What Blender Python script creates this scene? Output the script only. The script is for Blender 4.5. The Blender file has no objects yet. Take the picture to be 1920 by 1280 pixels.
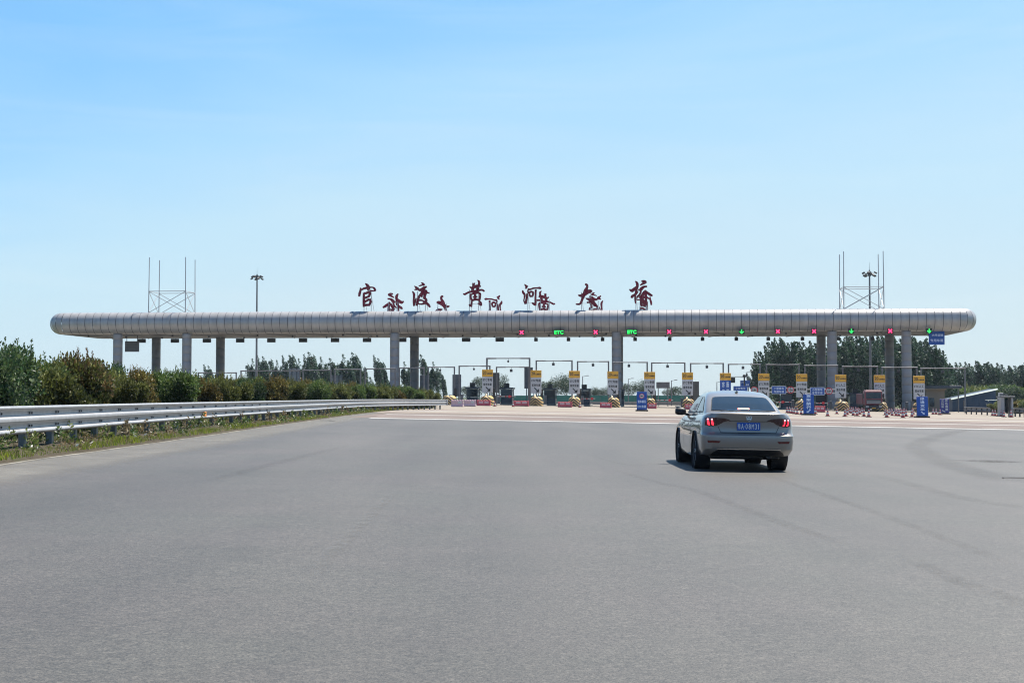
import bpy, bmesh, math, random
from mathutils import Vector, Matrix
from mathutils.bvhtree import BVHTree
R = math.radians
sc = bpy.context.scene
col = sc.collection

# ------------------------------------------------------------------ camera, sky, sun, exposure
F, HZ, CAMH = 2700.0, 744.5, 1.30            # focal length in pixels of a 1920 wide frame, horizon row, eye height
PITCH = math.atan((HZ - 640) / F)
cd = bpy.data.cameras.new('camera'); cam = bpy.data.objects.new('camera', cd); col.objects.link(cam)
cd.sensor_width = 36; cd.lens = 36 * F / 1920; cd.clip_start = .1; cd.clip_end = 9000
cam.location = (0, 0, CAMH); cam.rotation_euler = (R(90) + PITCH, 0, 0)
sc.camera = cam
SUN = Vector((.36, .34, 1.0)).normalized()
EL = math.asin(SUN.z); AZ = math.atan2(SUN.x, SUN.y)
w = bpy.data.worlds.new('World'); sc.world = w; w.use_nodes = True
nt = w.node_tree; bg = nt.nodes['Background']
sky = nt.nodes.new('ShaderNodeTexSky'); sky.sky_type = 'NISHITA'; sky.sun_disc = False
sky.sun_elevation = EL; sky.sun_rotation = AZ; sky.altitude = 0; sky.air_density = 1.25; sky.dust_density = .45; sky.ozone_density = 3.0
tc = nt.nodes.new('ShaderNodeTexCoord'); sep = nt.nodes.new('ShaderNodeSeparateXYZ'); nt.links.new(tc.outputs['Generated'], sep.inputs[0])
def wmath(op, a, b):
    k = nt.nodes.new('ShaderNodeMath'); k.operation = op
    for i, q in enumerate((a, b)):
        if isinstance(q, (int, float)): k.inputs[i].default_value = q
        else: nt.links.new(q, k.inputs[i])
    return k.outputs[0]
mp = nt.nodes.new('ShaderNodeMapping'); mp.inputs['Scale'].default_value = (1.6, 1.6, 5); mp.inputs['Rotation'].default_value = (0, R(14), R(20))
nz = nt.nodes.new('ShaderNodeTexNoise'); nz.inputs['Scale'].default_value = 1.5; nz.inputs['Detail'].default_value = 4; nz.inputs['Roughness'].default_value = .45
nz.inputs['Distortion'].default_value = .5
nt.links.new(tc.outputs['Generated'], mp.inputs['Vector']); nt.links.new(mp.outputs[0], nz.inputs['Vector'])
# clear air: pale at the horizon, deeper blue upwards and away from the sun, a trace of cirrus
h = wmath('ADD', sep.outputs['Z'], wmath('MULTIPLY', sep.outputs['X'], -.13)); h = wmath('ADD', h, wmath('MULTIPLY', wmath('SUBTRACT', sep.outputs['Y'], .97), -.16)); h = wmath('ADD', h, wmath('MULTIPLY', wmath('SUBTRACT', nz.outputs['Fac'], .5), -.16))
rp = nt.nodes.new('ShaderNodeValToRGB'); e = rp.color_ramp.elements
ST = 1.0 / (2 ** 1.0 * .07)
SKYC = [(0.0, (.615, .775, .88)), (.06, (.60, .785, .92)), (.13, (.555, .80, .97)), (.20, (.42, .735, 1.03)), (.29, (.245, .60, 1.05)), (.5, (.13, .36, .74)), (1.0, (.055, .15, .40))]
while len(e) < len(SKYC): e.new(.5)
for k, (q, c) in enumerate(SKYC): e[k].position = q; e[k].color = list(c) + [1]
nt.links.new(h, rp.inputs['Fac'])
vm = nt.nodes.new('ShaderNodeVectorMath'); vm.operation = 'SCALE'; vm.inputs['Scale'].default_value = ST; nt.links.new(rp.outputs['Color'], vm.inputs[0])
mp2 = nt.nodes.new('ShaderNodeMapping'); mp2.inputs['Scale'].default_value = (2.0, 2.0, 15); mp2.inputs['Rotation'].default_value = (0, R(-9), R(35))
n2 = nt.nodes.new('ShaderNodeTexNoise'); n2.inputs['Scale'].default_value = 2.1; n2.inputs['Detail'].default_value = 7; n2.inputs['Roughness'].default_value = .55; n2.inputs['Distortion'].default_value = 1.1
nt.links.new(tc.outputs['Generated'], mp2.inputs['Vector']); nt.links.new(mp2.outputs[0], n2.inputs['Vector'])
r2 = nt.nodes.new('ShaderNodeValToRGB'); r2.color_ramp.elements[0].position = .45; r2.color_ramp.elements[0].color = (0, 0, 0, 1); r2.color_ramp.elements[1].position = .78; r2.color_ramp.elements[1].color = (.20, .20, .20, 1); nt.links.new(n2.outputs['Fac'], r2.inputs['Fac'])
cl = nt.nodes.new('ShaderNodeMixRGB'); cl.inputs['Color2'].default_value = (.74, .88, .97, 1); nt.links.new(r2.outputs['Color'], cl.inputs['Fac']); nt.links.new(rp.outputs['Color'], cl.inputs['Color1']); nt.links.new(cl.outputs['Color'], vm.inputs[0])
mx = nt.nodes.new('ShaderNodeMixRGB'); mx.inputs['Fac'].default_value = .85
nt.links.new(sky.outputs['Color'], mx.inputs['Color1']); nt.links.new(vm.outputs[0], mx.inputs['Color2']); nt.links.new(mx.outputs['Color'], bg.inputs['Color'])
bg.inputs['Strength'].default_value = .07
sl = bpy.data.lights.new('sun', 'SUN'); sl.energy = 5.0; sl.angle = R(.53); sl.color = (1, .955, .88)
so = bpy.data.objects.new('sun', sl); col.objects.link(so); so.rotation_euler = SUN.to_track_quat('Z', 'Y').to_euler(); so.location = (0, 0, 60)
vs = sc.view_settings; vs.view_transform = 'Standard'; vs.look = 'None'; vs.gamma = 1; vs.exposure = 1.0
sc.render.film_transparent = False
sc.cycles.filter_width = 1.1; sc.cycles.max_bounces = 6; sc.cycles.transparent_max_bounces = 12

# ------------------------------------------------------------------ where things stand
def ray(px, py):
    f = Vector((0, math.cos(PITCH), math.sin(PITCH))); u = Vector((0, -math.sin(PITCH), math.cos(PITCH)))
    return f + u * ((640 - py) / F) + Vector((1, 0, 0)) * ((px - 960) / F)
def at(px, py, Y):
    d = ray(px, py); return Vector((0, 0, CAMH)) + d * (Y / d.y)
def sstep(a, b, x):
    t = min(1, max(0, (x - a) / (b - a))); return t * t * (3 - 2 * t)
def gz(X, Y):                                  # the road falls gently to the right; the left half of the plaza falls to the left
    X = min(90, max(-90, X)); b = -.016 * (X - 4)
    if X < -8 and Y > 150:
        b += ((.192 + .022 * (X + 8)) - b) * sstep(150, 190, Y)
    return b
def on(px, py):                                # point of the ground seen at a pixel
    d = ray(px, py); z = 0
    for _ in range(30):
        k = (z - CAMH) / d.z; z = gz(d.x * k, d.y * k)
    return Vector((d.x * k, d.y * k, z))
CR = Vector((1, -.085)).normalized(); DR = Vector((.105, 1)).normalized(); TROT = -.095
def T(s, d): p = Vector((0, 210)) + CR * s + DR * d; return p
def sx(px, d):                                 # offset along the toll line of what is seen at column px, d metres behind the noses
    u = (px - 960) / F
    return (u * (210 + d * DR.y) - d * DR.x) / (CR.x - u * CR.y)
def TP(px, d):
    p = T(sx(px, d), d); return Vector((p.x, p.y, gz(p.x, p.y)))
def zat(py, Y): return CAMH + (HZ - py) * Y / F

# ------------------------------------------------------------------ materials
def nodes(m):
    m.use_nodes = True; n = m.node_tree; return n, n.nodes['Principled BSDF']
MATS = {}
def mat(name, c, rough=.6, metal=0, var=.12, scale=2.0, bump=0, bscale=20, coat=0, emit=None, es=0, spec=.5, vs_=None):
    if name in MATS: return MATS[name]
    m = bpy.data.materials.new(name); n, p = nodes(m); L = n.links.new
    p.inputs['Roughness'].default_value = rough; p.inputs['Metallic'].default_value = metal
    p.inputs['Coat Weight'].default_value = coat; p.inputs['Specular IOR Level'].default_value = spec
    tcn = n.nodes.new('ShaderNodeTexCoord'); no = n.nodes.new('ShaderNodeTexNoise')
    no.inputs['Scale'].default_value = scale; no.inputs['Detail'].default_value = 5; no.inputs['Roughness'].default_value = .6
    if vs_:
        mpn = n.nodes.new('ShaderNodeMapping'); mpn.inputs['Scale'].default_value = vs_; L(tcn.outputs['Object'], mpn.inputs['Vector']); L(mpn.outputs[0], no.inputs['Vector'])
    else: L(tcn.outputs['Object'], no.inputs['Vector'])
    r = n.nodes.new('ShaderNodeValToRGB'); r.color_ramp.elements[0].position = .3; r.color_ramp.elements[1].position = .72
    r.color_ramp.elements[0].color = [max(0, v * (1 - var)) for v in c] + [1]; r.color_ramp.elements[1].color = [min(1, v * (1 + var)) for v in c] + [1]
    L(no.outputs['Fac'], r.inputs['Fac']); L(r.outputs['Color'], p.inputs['Base Color'])
    if bump:
        b = n.nodes.new('ShaderNodeBump'); b.inputs['Strength'].default_value = bump; n2 = n.nodes.new('ShaderNodeTexNoise')
        n2.inputs['Scale'].default_value = bscale; L(tcn.outputs['Object'], n2.inputs['Vector']); L(n2.outputs['Fac'], b.inputs['Height']); L(b.outputs[0], p.inputs['Normal'])
    if emit:
        p.inputs['Emission Color'].default_value = list(emit) + [1]; p.inputs['Emission Strength'].default_value = es
    MATS[name] = m; return m
def leafmat(name, trans=.35, rough=.45):
    m = bpy.data.materials.new(name); n, p = nodes(m); L = n.links.new
    a = n.nodes.new('ShaderNodeVertexColor'); a.layer_name = 'leafcol'
    L(a.outputs['Color'], p.inputs['Base Color']); p.inputs['Roughness'].default_value = rough; p.inputs['Specular IOR Level'].default_value = .35
    t = n.nodes.new('ShaderNodeBsdfTranslucent'); mm = n.nodes.new('ShaderNodeMixShader'); mm.inputs['Fac'].default_value = trans
    L(a.outputs['Color'], t.inputs['Color']); L(p.outputs[0], mm.inputs[1]); L(t.outputs[0], mm.inputs[2]); L(mm.outputs[0], n.nodes['Material Output'].inputs['Surface'])
    MATS[name] = m; return m
M = dict(
    panel=mat('silver_panel', (.385, .37, .355), .34, .22, .16, 1.0, vs_=(1.1, 1.1, .22)),
    seam=mat('seam_dark', (.10, .10, .115), .7),
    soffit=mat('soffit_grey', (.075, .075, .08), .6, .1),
    steel=mat('dark_steel', (.045, .045, .05), .5, .3),
    galv=mat('galvanised', (.34, .34, .345), .42, .2, .16, 5),
    grey=mat('grey_paint', (.135, .135, .14), .55),
    ltgrey=mat('light_grey_paint', (.36, .355, .35), .55),
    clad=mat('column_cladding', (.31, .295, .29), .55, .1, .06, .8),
    clad_shaded=mat('column_cladding_shaded', (.195, .192, .195), .55, .1, .10, .8),  # darker copy of the column cladding: shade under the canopy put into the colour
    red=mat('letter_red', (.17, .008, .026), .6, 0, .18, 1.2, spec=.15),
    letter_side=mat('letter_edge', (.03, .006, .012), .6, spec=.15),
    white=mat('white_paint', (0.500, 0.500, 0.492), .5, 0, .05),
    signwhite=mat('sign_white', (.55, .545, .54), .5, 0, .05),
    yellow=mat('sign_yellow', (.78, .40, .03), .45, 0, .08),
    black=mat('black_paint', (.018, .018, .02), .5),
    blue=mat('sign_blue', (.008, .075, .36), .45, 0, .10),
    navy=mat('sign_navy', (.03, .03, .20), .45, 0, .10),
    signred=mat('sign_red', (.60, .03, .04), .45),
    paleblue=mat('sign_lettering', (.62, .72, .86), .5, 0, .05),
    glass=mat('booth_glass', (.015, .025, .035), .08, 0, .1),
    booth=mat('booth_wall', (.05, .062, .082), .45, .1),
    concrete=mat('concrete', (0.227, 0.216, 0.197), .9, 0, .15, 1.5, .3, 12),
    barrier=mat('barrier_red', (.52, .085, .10), .6, 0, .25, 3),
    barrier_pale=mat('barrier_faded', (.60, .40, .42), .6, 0, .2, 2.5),
    cone_red=mat('cone_red', (.42, .05, .045), .55, 0, .2, 8),
    rubber=mat('rubber_black', (.015, .015, .016), .8),
    tan=mat('tan_wall', (0.273, 0.212, 0.152), .85, 0, .08, 1),
    shed=mat('shed_blue', (.012, .045, .10), .55, .1, .1, .5),
    roofpale=mat('roof_pale', (0.470, 0.545, 0.500), .5),
    teal=mat('hoarding_green', (.03, .17, .13), .8, 0, .2, .5),
    truckred=mat('truck_red', (.16, .018, .03), .45, 0, .2, 1.5, coat=.3),
    truckdark=mat('truck_dark', (.03, .03, .035), .6),
    bark=mat('bark', (.14, .12, .10), .9, 0, .2, 4),
    wire=mat('wire', (.2, .2, .2), .6),
    chrome=mat('chrome', (.75, .75, .76), .12, 1.0, .03),
    ledred=mat('led_red', (.4, .0, .02), .5, emit=(1, .03, .12), es=2.0),
    ledgreen=mat('led_green', (.0, .3, .03), .5, emit=(.02, 1, .10), es=1.3),
    amber=mat('amber_lamp', (.9, .75, .5), .3, emit=(1, .85, .6), es=.38),
    leaf=leafmat('leaf', .45), poplar=leafmat('poplar_leaf', .36), grass=leafmat('grass_blade', .35),
)
def chevron_mat():
    m = bpy.data.materials.new('chevron'); n, p = nodes(m); L = n.links.new
    t = n.nodes.new('ShaderNodeTexCoord'); s = n.nodes.new('ShaderNodeSeparateXYZ'); L(t.outputs['Object'], s.inputs[0])
    def mth(op, a, b=None, v=None):
        k = n.nodes.new('ShaderNodeMath'); k.operation = op; L(a, k.inputs[0])
        if b is not None: L(b, k.inputs[1])
        if v is not None: k.inputs[1].default_value = v
        return k.outputs[0]
    h = mth('ADD', mth('MULTIPLY', mth('ABSOLUTE', s.outputs['X']), v=.85), s.outputs['Z'])
    fr = mth('FRACT', mth('MULTIPLY', h, v=2.45)); g = mth('GREATER_THAN', fr, v=.48)
    no = n.nodes.new('ShaderNodeTexNoise'); no.inputs['Scale'].default_value = 3; L(t.outputs['Object'], no.inputs['Vector'])
    r = n.nodes.new('ShaderNodeValToRGB'); r.color_ramp.elements[0].color = (0.442, 0.238, 0.047, 1); r.color_ramp.elements[1].color = (0.612, 0.459, 0.221, 1); L(no.outputs['Fac'], r.inputs['Fac'])
    x = n.nodes.new('ShaderNodeMixRGB'); x.inputs['Color2'].default_value = (.02, .018, .016, 1); L(g, x.inputs['Fac']); L(r.outputs['Color'], x.inputs['Color1'])
    L(x.outputs['Color'], p.inputs['Base Color']); p.inputs['Roughness'].default_value = .6; return m
M['chevron'] = chevron_mat()

# ------------------------------------------------------------------ mesh builder
class MB:
    def __init__(s): s.v = []; s.f = []; s.m = []; s.ms = []; s.sm = []
    def mi(s, m):
        if m not in s.ms: s.ms.append(m)
        return s.ms.index(m)
    def add(s, vs_, fs, m, smooth=False):
        b = len(s.v); s.v += [tuple(q) for q in vs_]; i = s.mi(m)
        for f in fs: s.f.append([b + k for k in f]); s.m.append(i); s.sm.append(smooth)
        return s
    def box(s, x0, x1, y0, y1, z0, z1, m, bev=0, rot=None):
        if bev <= 0:
            vs_ = [(x, y, z) for z in (z0, z1) for y in (y0, y1) for x in (x0, x1)]
            fs = [(0, 2, 3, 1), (4, 5, 7, 6), (0, 1, 5, 4), (2, 6, 7, 3), (0, 4, 6, 2), (1, 3, 7, 5)]
        else:
            vs_ = []; ix = {}
            for a in (0, 1):
                for b in (0, 1):
                    for c in (0, 1):
                        X = (x0, x1)[a]; Y = (y0, y1)[b]; Z = (z0, z1)[c]; ex = bev * (1 - 2 * a); ey = bev * (1 - 2 * b); ez = bev * (1 - 2 * c)
                        for k, q in enumerate([(X, Y + ey, Z + ez), (X + ex, Y, Z + ez), (X + ex, Y + ey, Z)]):
                            ix[a, b, c, k] = len(vs_); vs_.append(q)
            fs = []
            for a in (0, 1): fs.append([ix[a, b, c, 0] for b, c in ((0, 0), (1, 0), (1, 1), (0, 1))]); fs.append([ix[b, a, c, 1] for b, c in ((0, 0), (0, 1), (1, 1), (1, 0))]); fs.append([ix[b, c, a, 2] for b, c in ((0, 0), (1, 0), (1, 1), (0, 1))])
            for a in (0, 1):
                for b in (0, 1):
                    fs.append([ix[a, b, 0, 0], ix[a, b, 1, 0], ix[a, b, 1, 1], ix[a, b, 0, 1]])
                    fs.append([ix[a, 0, b, 0], ix[a, 1, b, 0], ix[a, 1, b, 2], ix[a, 0, b, 2]])
                    fs.append([ix[0, a, b, 1], ix[1, a, b, 1], ix[1, a, b, 2], ix[0, a, b, 2]])
            for a in (0, 1):
                for b in (0, 1):
                    for c in (0, 1): fs.append([ix[a, b, c, 0], ix[a, b, c, 1], ix[a, b, c, 2]])
        if rot is not None: vs_ = [rot @ Vector(q) for q in vs_]
        return s.add(vs_, fs, m)
    def cyl(s, p0, p1, r0, r1=None, n=10, m=None, caps=True):
        p0 = Vector(p0); p1 = Vector(p1); r1 = r0 if r1 is None else r1; d = p1 - p0
        if d.length < 1e-6: return s
        q = d.to_track_quat('Z', 'Y'); vs_ = []
        for p, r in ((p0, r0), (p1, r1)):
            for i in range(n): a = 2 * math.pi * i / n; vs_.append(p + q @ Vector((r * math.cos(a), r * math.sin(a), 0)))
        s.add(vs_, [(i, (i + 1) % n, n + (i + 1) % n, n + i) for i in range(n)], m, n > 6)
        if caps: s.add(vs_[:n], [list(range(n))[::-1]], m); s.add(vs_[n:], [list(range(n))], m)
        return s
    def tube(s, pts, r, m, n=6):
        for a, b in zip(pts[:-1], pts[1:]): s.cyl(a, b, r, r, n, m)
        return s
    def lathe(s, prof, n, m, axis='z', c=(0, 0, 0), caps=True):
        vs_ = []
        for r, h in prof:
            for i in range(n):
                a = 2 * math.pi * i / n; q = (r * math.cos(a), r * math.sin(a), h)
                if axis == 'x': q = (q[2], q[0], q[1])
                if axis == 'y': q = (q[0], q[2], q[1])
                vs_.append((q[0] + c[0], q[1] + c[1], q[2] + c[2]))
        k = len(prof)
        s.add(vs_, [(j * n + i, j * n + (i + 1) % n, (j + 1) * n + (i + 1) % n, (j + 1) * n + i) for j in range(k - 1) for i in range(n)], m, True)
        if caps and prof[0][0] > 1e-4: s.add(vs_[:n], [list(range(n))], m)
        if caps and prof[-1][0] > 1e-4: s.add(vs_[-n:], [list(range(n))], m)
        return s
    def prism(s, poly, y0, y1, m, msides=None):     # polygon in x, z pushed along y
        n = len(poly); a = [(x, y0, z) for x, z in poly]; b = [(x, y1, z) for x, z in poly]
        s.add(a, [list(range(n))], m); s.add(b, [list(range(n))[::-1]], m)
        s.add(a + b, [(i, (i + 1) % n, n + (i + 1) % n, n + i) for i in range(n)], msides or m); return s
    def build(s, name, parent=None, loc=(0, 0, 0), rz=0, fix=True):
        me = bpy.data.meshes.new(name); me.from_pydata(s.v, [], s.f)
        for m in s.ms: me.materials.append(m)
        me.polygons.foreach_set('material_index', s.m); me.polygons.foreach_set('use_smooth', s.sm)
        if fix:
            b = bmesh.new(); b.from_mesh(me); bmesh.ops.recalc_face_normals(b, faces=b.faces); b.to_mesh(me); b.free()
        me.update(); o = bpy.data.objects.new(name, me); col.objects.link(o); o.location = loc; o.rotation_euler = (0, 0, rz)
        if parent: o.parent = parent
        return o
def tag(o, label=None, cat=None, group=None, kind=None):
    if label: o['label'] = label
    if cat: o['category'] = cat
    if group: o['group'] = group
    if kind: o['kind'] = kind
    return o
def thing(name, label, cat, loc=(0, 0, 0), rz=0, group=None):
    o = bpy.data.objects.new(name, None); col.objects.link(o); o.empty_display_size = .2; o.location = loc; o.rotation_euler = (0, 0, rz)
    return tag(o, label, cat, group)
def copy_tree(o, parent=None):
    c = o.copy(); col.objects.link(c); c.parent = parent
    for ch in list(o.children): copy_tree(ch, c)
    return c
ORD = 'first second third fourth fifth sixth seventh eighth ninth tenth eleventh twelfth thirteenth fourteenth fifteenth sixteenth seventeenth eighteenth nineteenth twentieth'.split()
def ordw(i):
    if i < 20: return ORD[i]
    t = ('twenty', 'thirty', 'forty', 'fifty')[(i + 1) // 10 - 2]; r = (i + 1) % 10
    return (t[:-1] + 'ieth') if r == 0 else t + '-' + ORD[r - 1]

# ------------------------------------------------------------------ lettering (Blender's own font)
TCACHE = {}
def glyphs(body):
    if body in TCACHE: return TCACHE[body]
    c = bpy.data.curves.new('text', 'FONT'); c.body = body; c.resolution_u = 3; c.align_x = 'LEFT'
    o = bpy.data.objects.new('text', c); col.objects.link(o); dg = bpy.context.evaluated_depsgraph_get(); dg.update()
    me = o.evaluated_get(dg).to_mesh(); v = [tuple(q.co) for q in me.vertices]; f = [list(p.vertices) for p in me.polygons]
    o.evaluated_get(dg).to_mesh_clear(); bpy.data.objects.remove(o); bpy.data.curves.remove(c)
    xs = [q[0] for q in v] or [0, 1]; ys = [q[1] for q in v] or [0, 1]
    x0, x1, y0, y1 = min(xs), max(xs), min(ys), max(ys)
    v = [((q[0] - x0) / max(1e-6, x1 - x0), (q[1] - y0) / max(1e-6, y1 - y0)) for q in v]
    TCACHE[body] = (v, f); return TCACHE[body]
def write(mb, body, cx, cz, wd, ht, y, m, fat=0):
    v, f = glyphs(body)
    mb.add([(cx + (a - .5) * wd, y, cz + (b - .5) * ht) for a, b in v], f, m)
    if fat:                                        # bolder strokes: the same glyphs again a hair to the side and forward
        for k, (dx, dz) in enumerate(((fat, 0), (-fat, 0), (0, fat), (0, -fat))):
            mb.add([(cx + (a - .5) * wd + dx, y - .002 * (k + 1), cz + (b - .5) * ht + dz) for a, b in v], f, m)
def stroke(pts, y0, y1, mb, m, ms, sub=4):          # a brush stroke: (x, z, width) points -> a prism with a swelling outline
    P = []
    n = len(pts)
    for i in range(n - 1):
        p0 = pts[max(0, i - 1)]; p1 = pts[i]; p2 = pts[i + 1]; p3 = pts[min(n - 1, i + 2)]
        for k in range(sub):
            t = k / sub
            P.append([.5 * ((2 * b) + (c - a) * t + (2 * a - 5 * b + 4 * c - d) * t * t + (-a + 3 * b - 3 * c + d) * t ** 3) for a, b, c, d in zip(p0, p1, p2, p3)])
    P.append(list(pts[-1])); L_, R_ = [], []
    for i, q in enumerate(P):
        a = P[max(0, i - 1)]; b = P[min(len(P) - 1, i + 1)]; dx, dz = b[0] - a[0], b[1] - a[1]; l = math.hypot(dx, dz) or 1
        nx, nz_ = -dz / l, dx / l; h = max(.005, q[2] / 2)
        L_.append((q[0] + nx * h, q[1] + nz_ * h)); R_.append((q[0] - nx * h, q[1] - nz_ * h))
    k = len(P); a = L_ + R_; fr = [(x, y0, z) for x, z in a]; bk = [(x, y1, z) for x, z in a]
    qs = [(i, i + 1, k + i + 1, k + i) for i in range(k - 1)]
    mb.add(fr, qs, m); mb.add(bk, [q[::-1] for q in qs], m)
    ring = list(range(k)) + list(range(2 * k - 1, k - 1, -1)); N = len(ring)
    mb.add(fr + bk, [(ring[i], ring[(i + 1) % N], 2 * k + ring[(i + 1) % N], 2 * k + ring[i]) for i in range(N)], ms)
# ------------------------------------------------------------------ ground, road, plaza
def asphalt_mat():
    m = bpy.data.materials.new('asphalt'); n, p = nodes(m); L = n.links.new
    t = n.nodes.new('ShaderNodeTexCoord')
    def noi(sc_, det=4, ro=.6, vec=None):
        k = n.nodes.new('ShaderNodeTexNoise'); k.inputs['Scale'].default_value = sc_; k.inputs['Detail'].default_value = det; k.inputs['Roughness'].default_value = ro
        L(vec or t.outputs['Object'], k.inputs['Vector']); return k.outputs['Fac']
    def ramp(f, a, b, ca, cb):
        r = n.nodes.new('ShaderNodeValToRGB'); r.color_ramp.elements[0].position = a; r.color_ramp.elements[1].position = b
        r.color_ramp.elements[0].color = list(ca) + [1]; r.color_ramp.elements[1].color = list(cb) + [1]; L(f, r.inputs['Fac']); return r.outputs['Color']
    def mul(a, b, f=1):
        k = n.nodes.new('ShaderNodeMixRGB'); k.blend_type = 'MULTIPLY'; k.inputs['Fac'].default_value = f; L(a, k.inputs['Color1']); L(b, k.inputs['Color2']); return k.outputs['Color']
    base = ramp(noi(.10, 3), .3, .7, (0.0600, 0.0542, 0.0482), (0.0742, 0.0682, 0.0618))
    mp_ = n.nodes.new('ShaderNodeMapping'); mp_.inputs['Scale'].default_value = (.55, .05, 1); mp_.inputs['Rotation'].default_value = (0, 0, .04); L(t.outputs['Object'], mp_.inputs['Vector'])
    wear = ramp(noi(1.0, 4, .55, mp_.outputs[0]), .28, .72, (.80, .80, .81), (1.15, 1.15, 1.13))        # long worn wheel tracks
    c = mul(base, wear)
    mp3 = n.nodes.new('ShaderNodeMapping'); mp3.inputs['Scale'].default_value = (.16, .012, 1); mp3.inputs['Rotation'].default_value = (0, 0, .10); L(t.outputs['Object'], mp3.inputs['Vector'])
    c = mul(c, ramp(noi(1.0, 3, .5, mp3.outputs[0]), .3, .7, (.84, .84, .84), (1.12, 1.12, 1.13)))        # broad lane wide bands
    gr = ramp(noi(80, 3, .7), .33, .68, (.42, .42, .42), (1.60, 1.58, 1.54)); c = mul(c, gr)
    gr2 = ramp(noi(16, 4, .7), .36, .66, (.78, .78, .78), (1.20, 1.20, 1.19)); c = mul(c, gr2)
    gr4 = ramp(noi(34, 3, .7), .34, .66, (.72, .72, .72), (1.28, 1.27, 1.25)); c = mul(c, gr4)
    c = mul(c, ramp(noi(.32, 4, .6), .32, .68, (.93, .96, .91), (1.08, 1.03, 1.03)))
    gr3 = ramp(noi(1.6, 5, .65), .36, .66, (.93, .93, .93), (1.06, 1.06, 1.06)); c = mul(c, gr3)
    v = n.nodes.new('ShaderNodeTexVoronoi'); v.inputs['Scale'].default_value = 34; L(t.outputs['Object'], v.inputs['Vector'])
    chips = ramp(v.outputs['Distance'], .05, .10, (2.6, 2.55, 2.4), (1, 1, 1))
    # only a few of the stones are pale
    sel = ramp(v.outputs['Color'], .80, .83, (0, 0, 0), (1, 1, 1))
    k = n.nodes.new('ShaderNodeMixRGB'); k.blend_type = 'MULTIPLY'; L(sel, k.inputs['Fac']); L(c, k.inputs['Color1']); L(chips, k.inputs['Color2'])
    L(k.outputs['Color'], p.inputs['Base Color']); p.inputs['Roughness'].default_value = .57; p.inputs['Specular IOR Level'].default_value = .5
    b = n.nodes.new('ShaderNodeBump'); b.inputs['Strength'].default_value = .45; b.inputs['Distance'].default_value = .012; L(noi(60, 3, .7), b.inputs['Height']); L(b.outputs[0], p.inputs['Normal'])
    return m
def ground_mat(name, stops, scale, rough=.9, streak=None):
    m = bpy.data.materials.new(name); n, p = nodes(m); L = n.links.new
    t = n.nodes.new('ShaderNodeTexCoord'); k = n.nodes.new('ShaderNodeTexNoise'); k.inputs['Scale'].default_value = scale; k.inputs['Detail'].default_value = 6; k.inputs['Roughness'].default_value = .65
    vec = t.outputs['Object']
    if streak:
        mp_ = n.nodes.new('ShaderNodeMapping'); mp_.inputs['Scale'].default_value = streak; L(vec, mp_.inputs['Vector']); vec = mp_.outputs[0]
    L(vec, k.inputs['Vector']); r = n.nodes.new('ShaderNodeValToRGB'); e = r.color_ramp.elements
    e[0].position, e[0].color = stops[0][0], list(stops[0][1]) + [1]; e[1].position, e[1].color = stops[-1][0], list(stops[-1][1]) + [1]
    for ps, c in stops[1:-1]: q = e.new(ps); q.color = list(c) + [1]
    L(k.outputs['Fac'], r.inputs['Fac']); L(r.outputs['Color'], p.inputs['Base Color']); p.inputs['Roughness'].default_value = rough; p.inputs['Specular IOR Level'].default_value = .2; return m
M['asphalt'] = asphalt_mat(); M['sand'] = ground_mat('edge_sand', [(.35, (0.091, 0.087, 0.076)), (.5, (0.197, 0.182, 0.152)), (.7, (0.250, 0.235, 0.197))], 2.5)
M['terrain'] = ground_mat('field_soil_and_grass', [(.3, (0.068, 0.064, 0.038)), (.5, (0.057, 0.076, 0.027)), (.7, (0.121, 0.114, 0.068))], .08)
M['soil'] = ground_mat('verge_soil', [(.3, (0.027, 0.023, 0.014)), (.55, (0.057, 0.044, 0.027)), (.72, (0.034, 0.042, 0.015))], 1.3)
M['apron'] = ground_mat('apron_concrete', [(.3, (0.201, 0.170, 0.136)), (.7, (0.265, 0.231, 0.189))], .5, .85)
M['band'] = ground_mat('worn_coloured_surface', [(.3, (0.114, 0.087, 0.076)), (.5, (0.140, 0.110, 0.095)), (.7, (0.167, 0.136, 0.117))], .35, .85, (.15, 1, 1))
M['linewhite'] = ground_mat('road_line_white', [(.3, (0.288, 0.273, 0.250)), (.45, (0.394, 0.386, 0.364)), (.7, (0.455, 0.447, 0.424))], 1.2, .7)
M['linesoft'] = ground_mat('road_line_worn', [(.3, (0.212, 0.182, 0.163)), (.5, (0.303, 0.280, 0.258)), (.7, (0.348, 0.333, 0.311))], .6, .75, (.2, 1, 1))
M['linepink'] = ground_mat('road_line_faded', [(.3, (0.178, 0.133, 0.117)), (.5, (0.212, 0.167, 0.148)), (.7, (0.250, 0.208, 0.186))], .5, .75, (.12, 1, 1))

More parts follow.
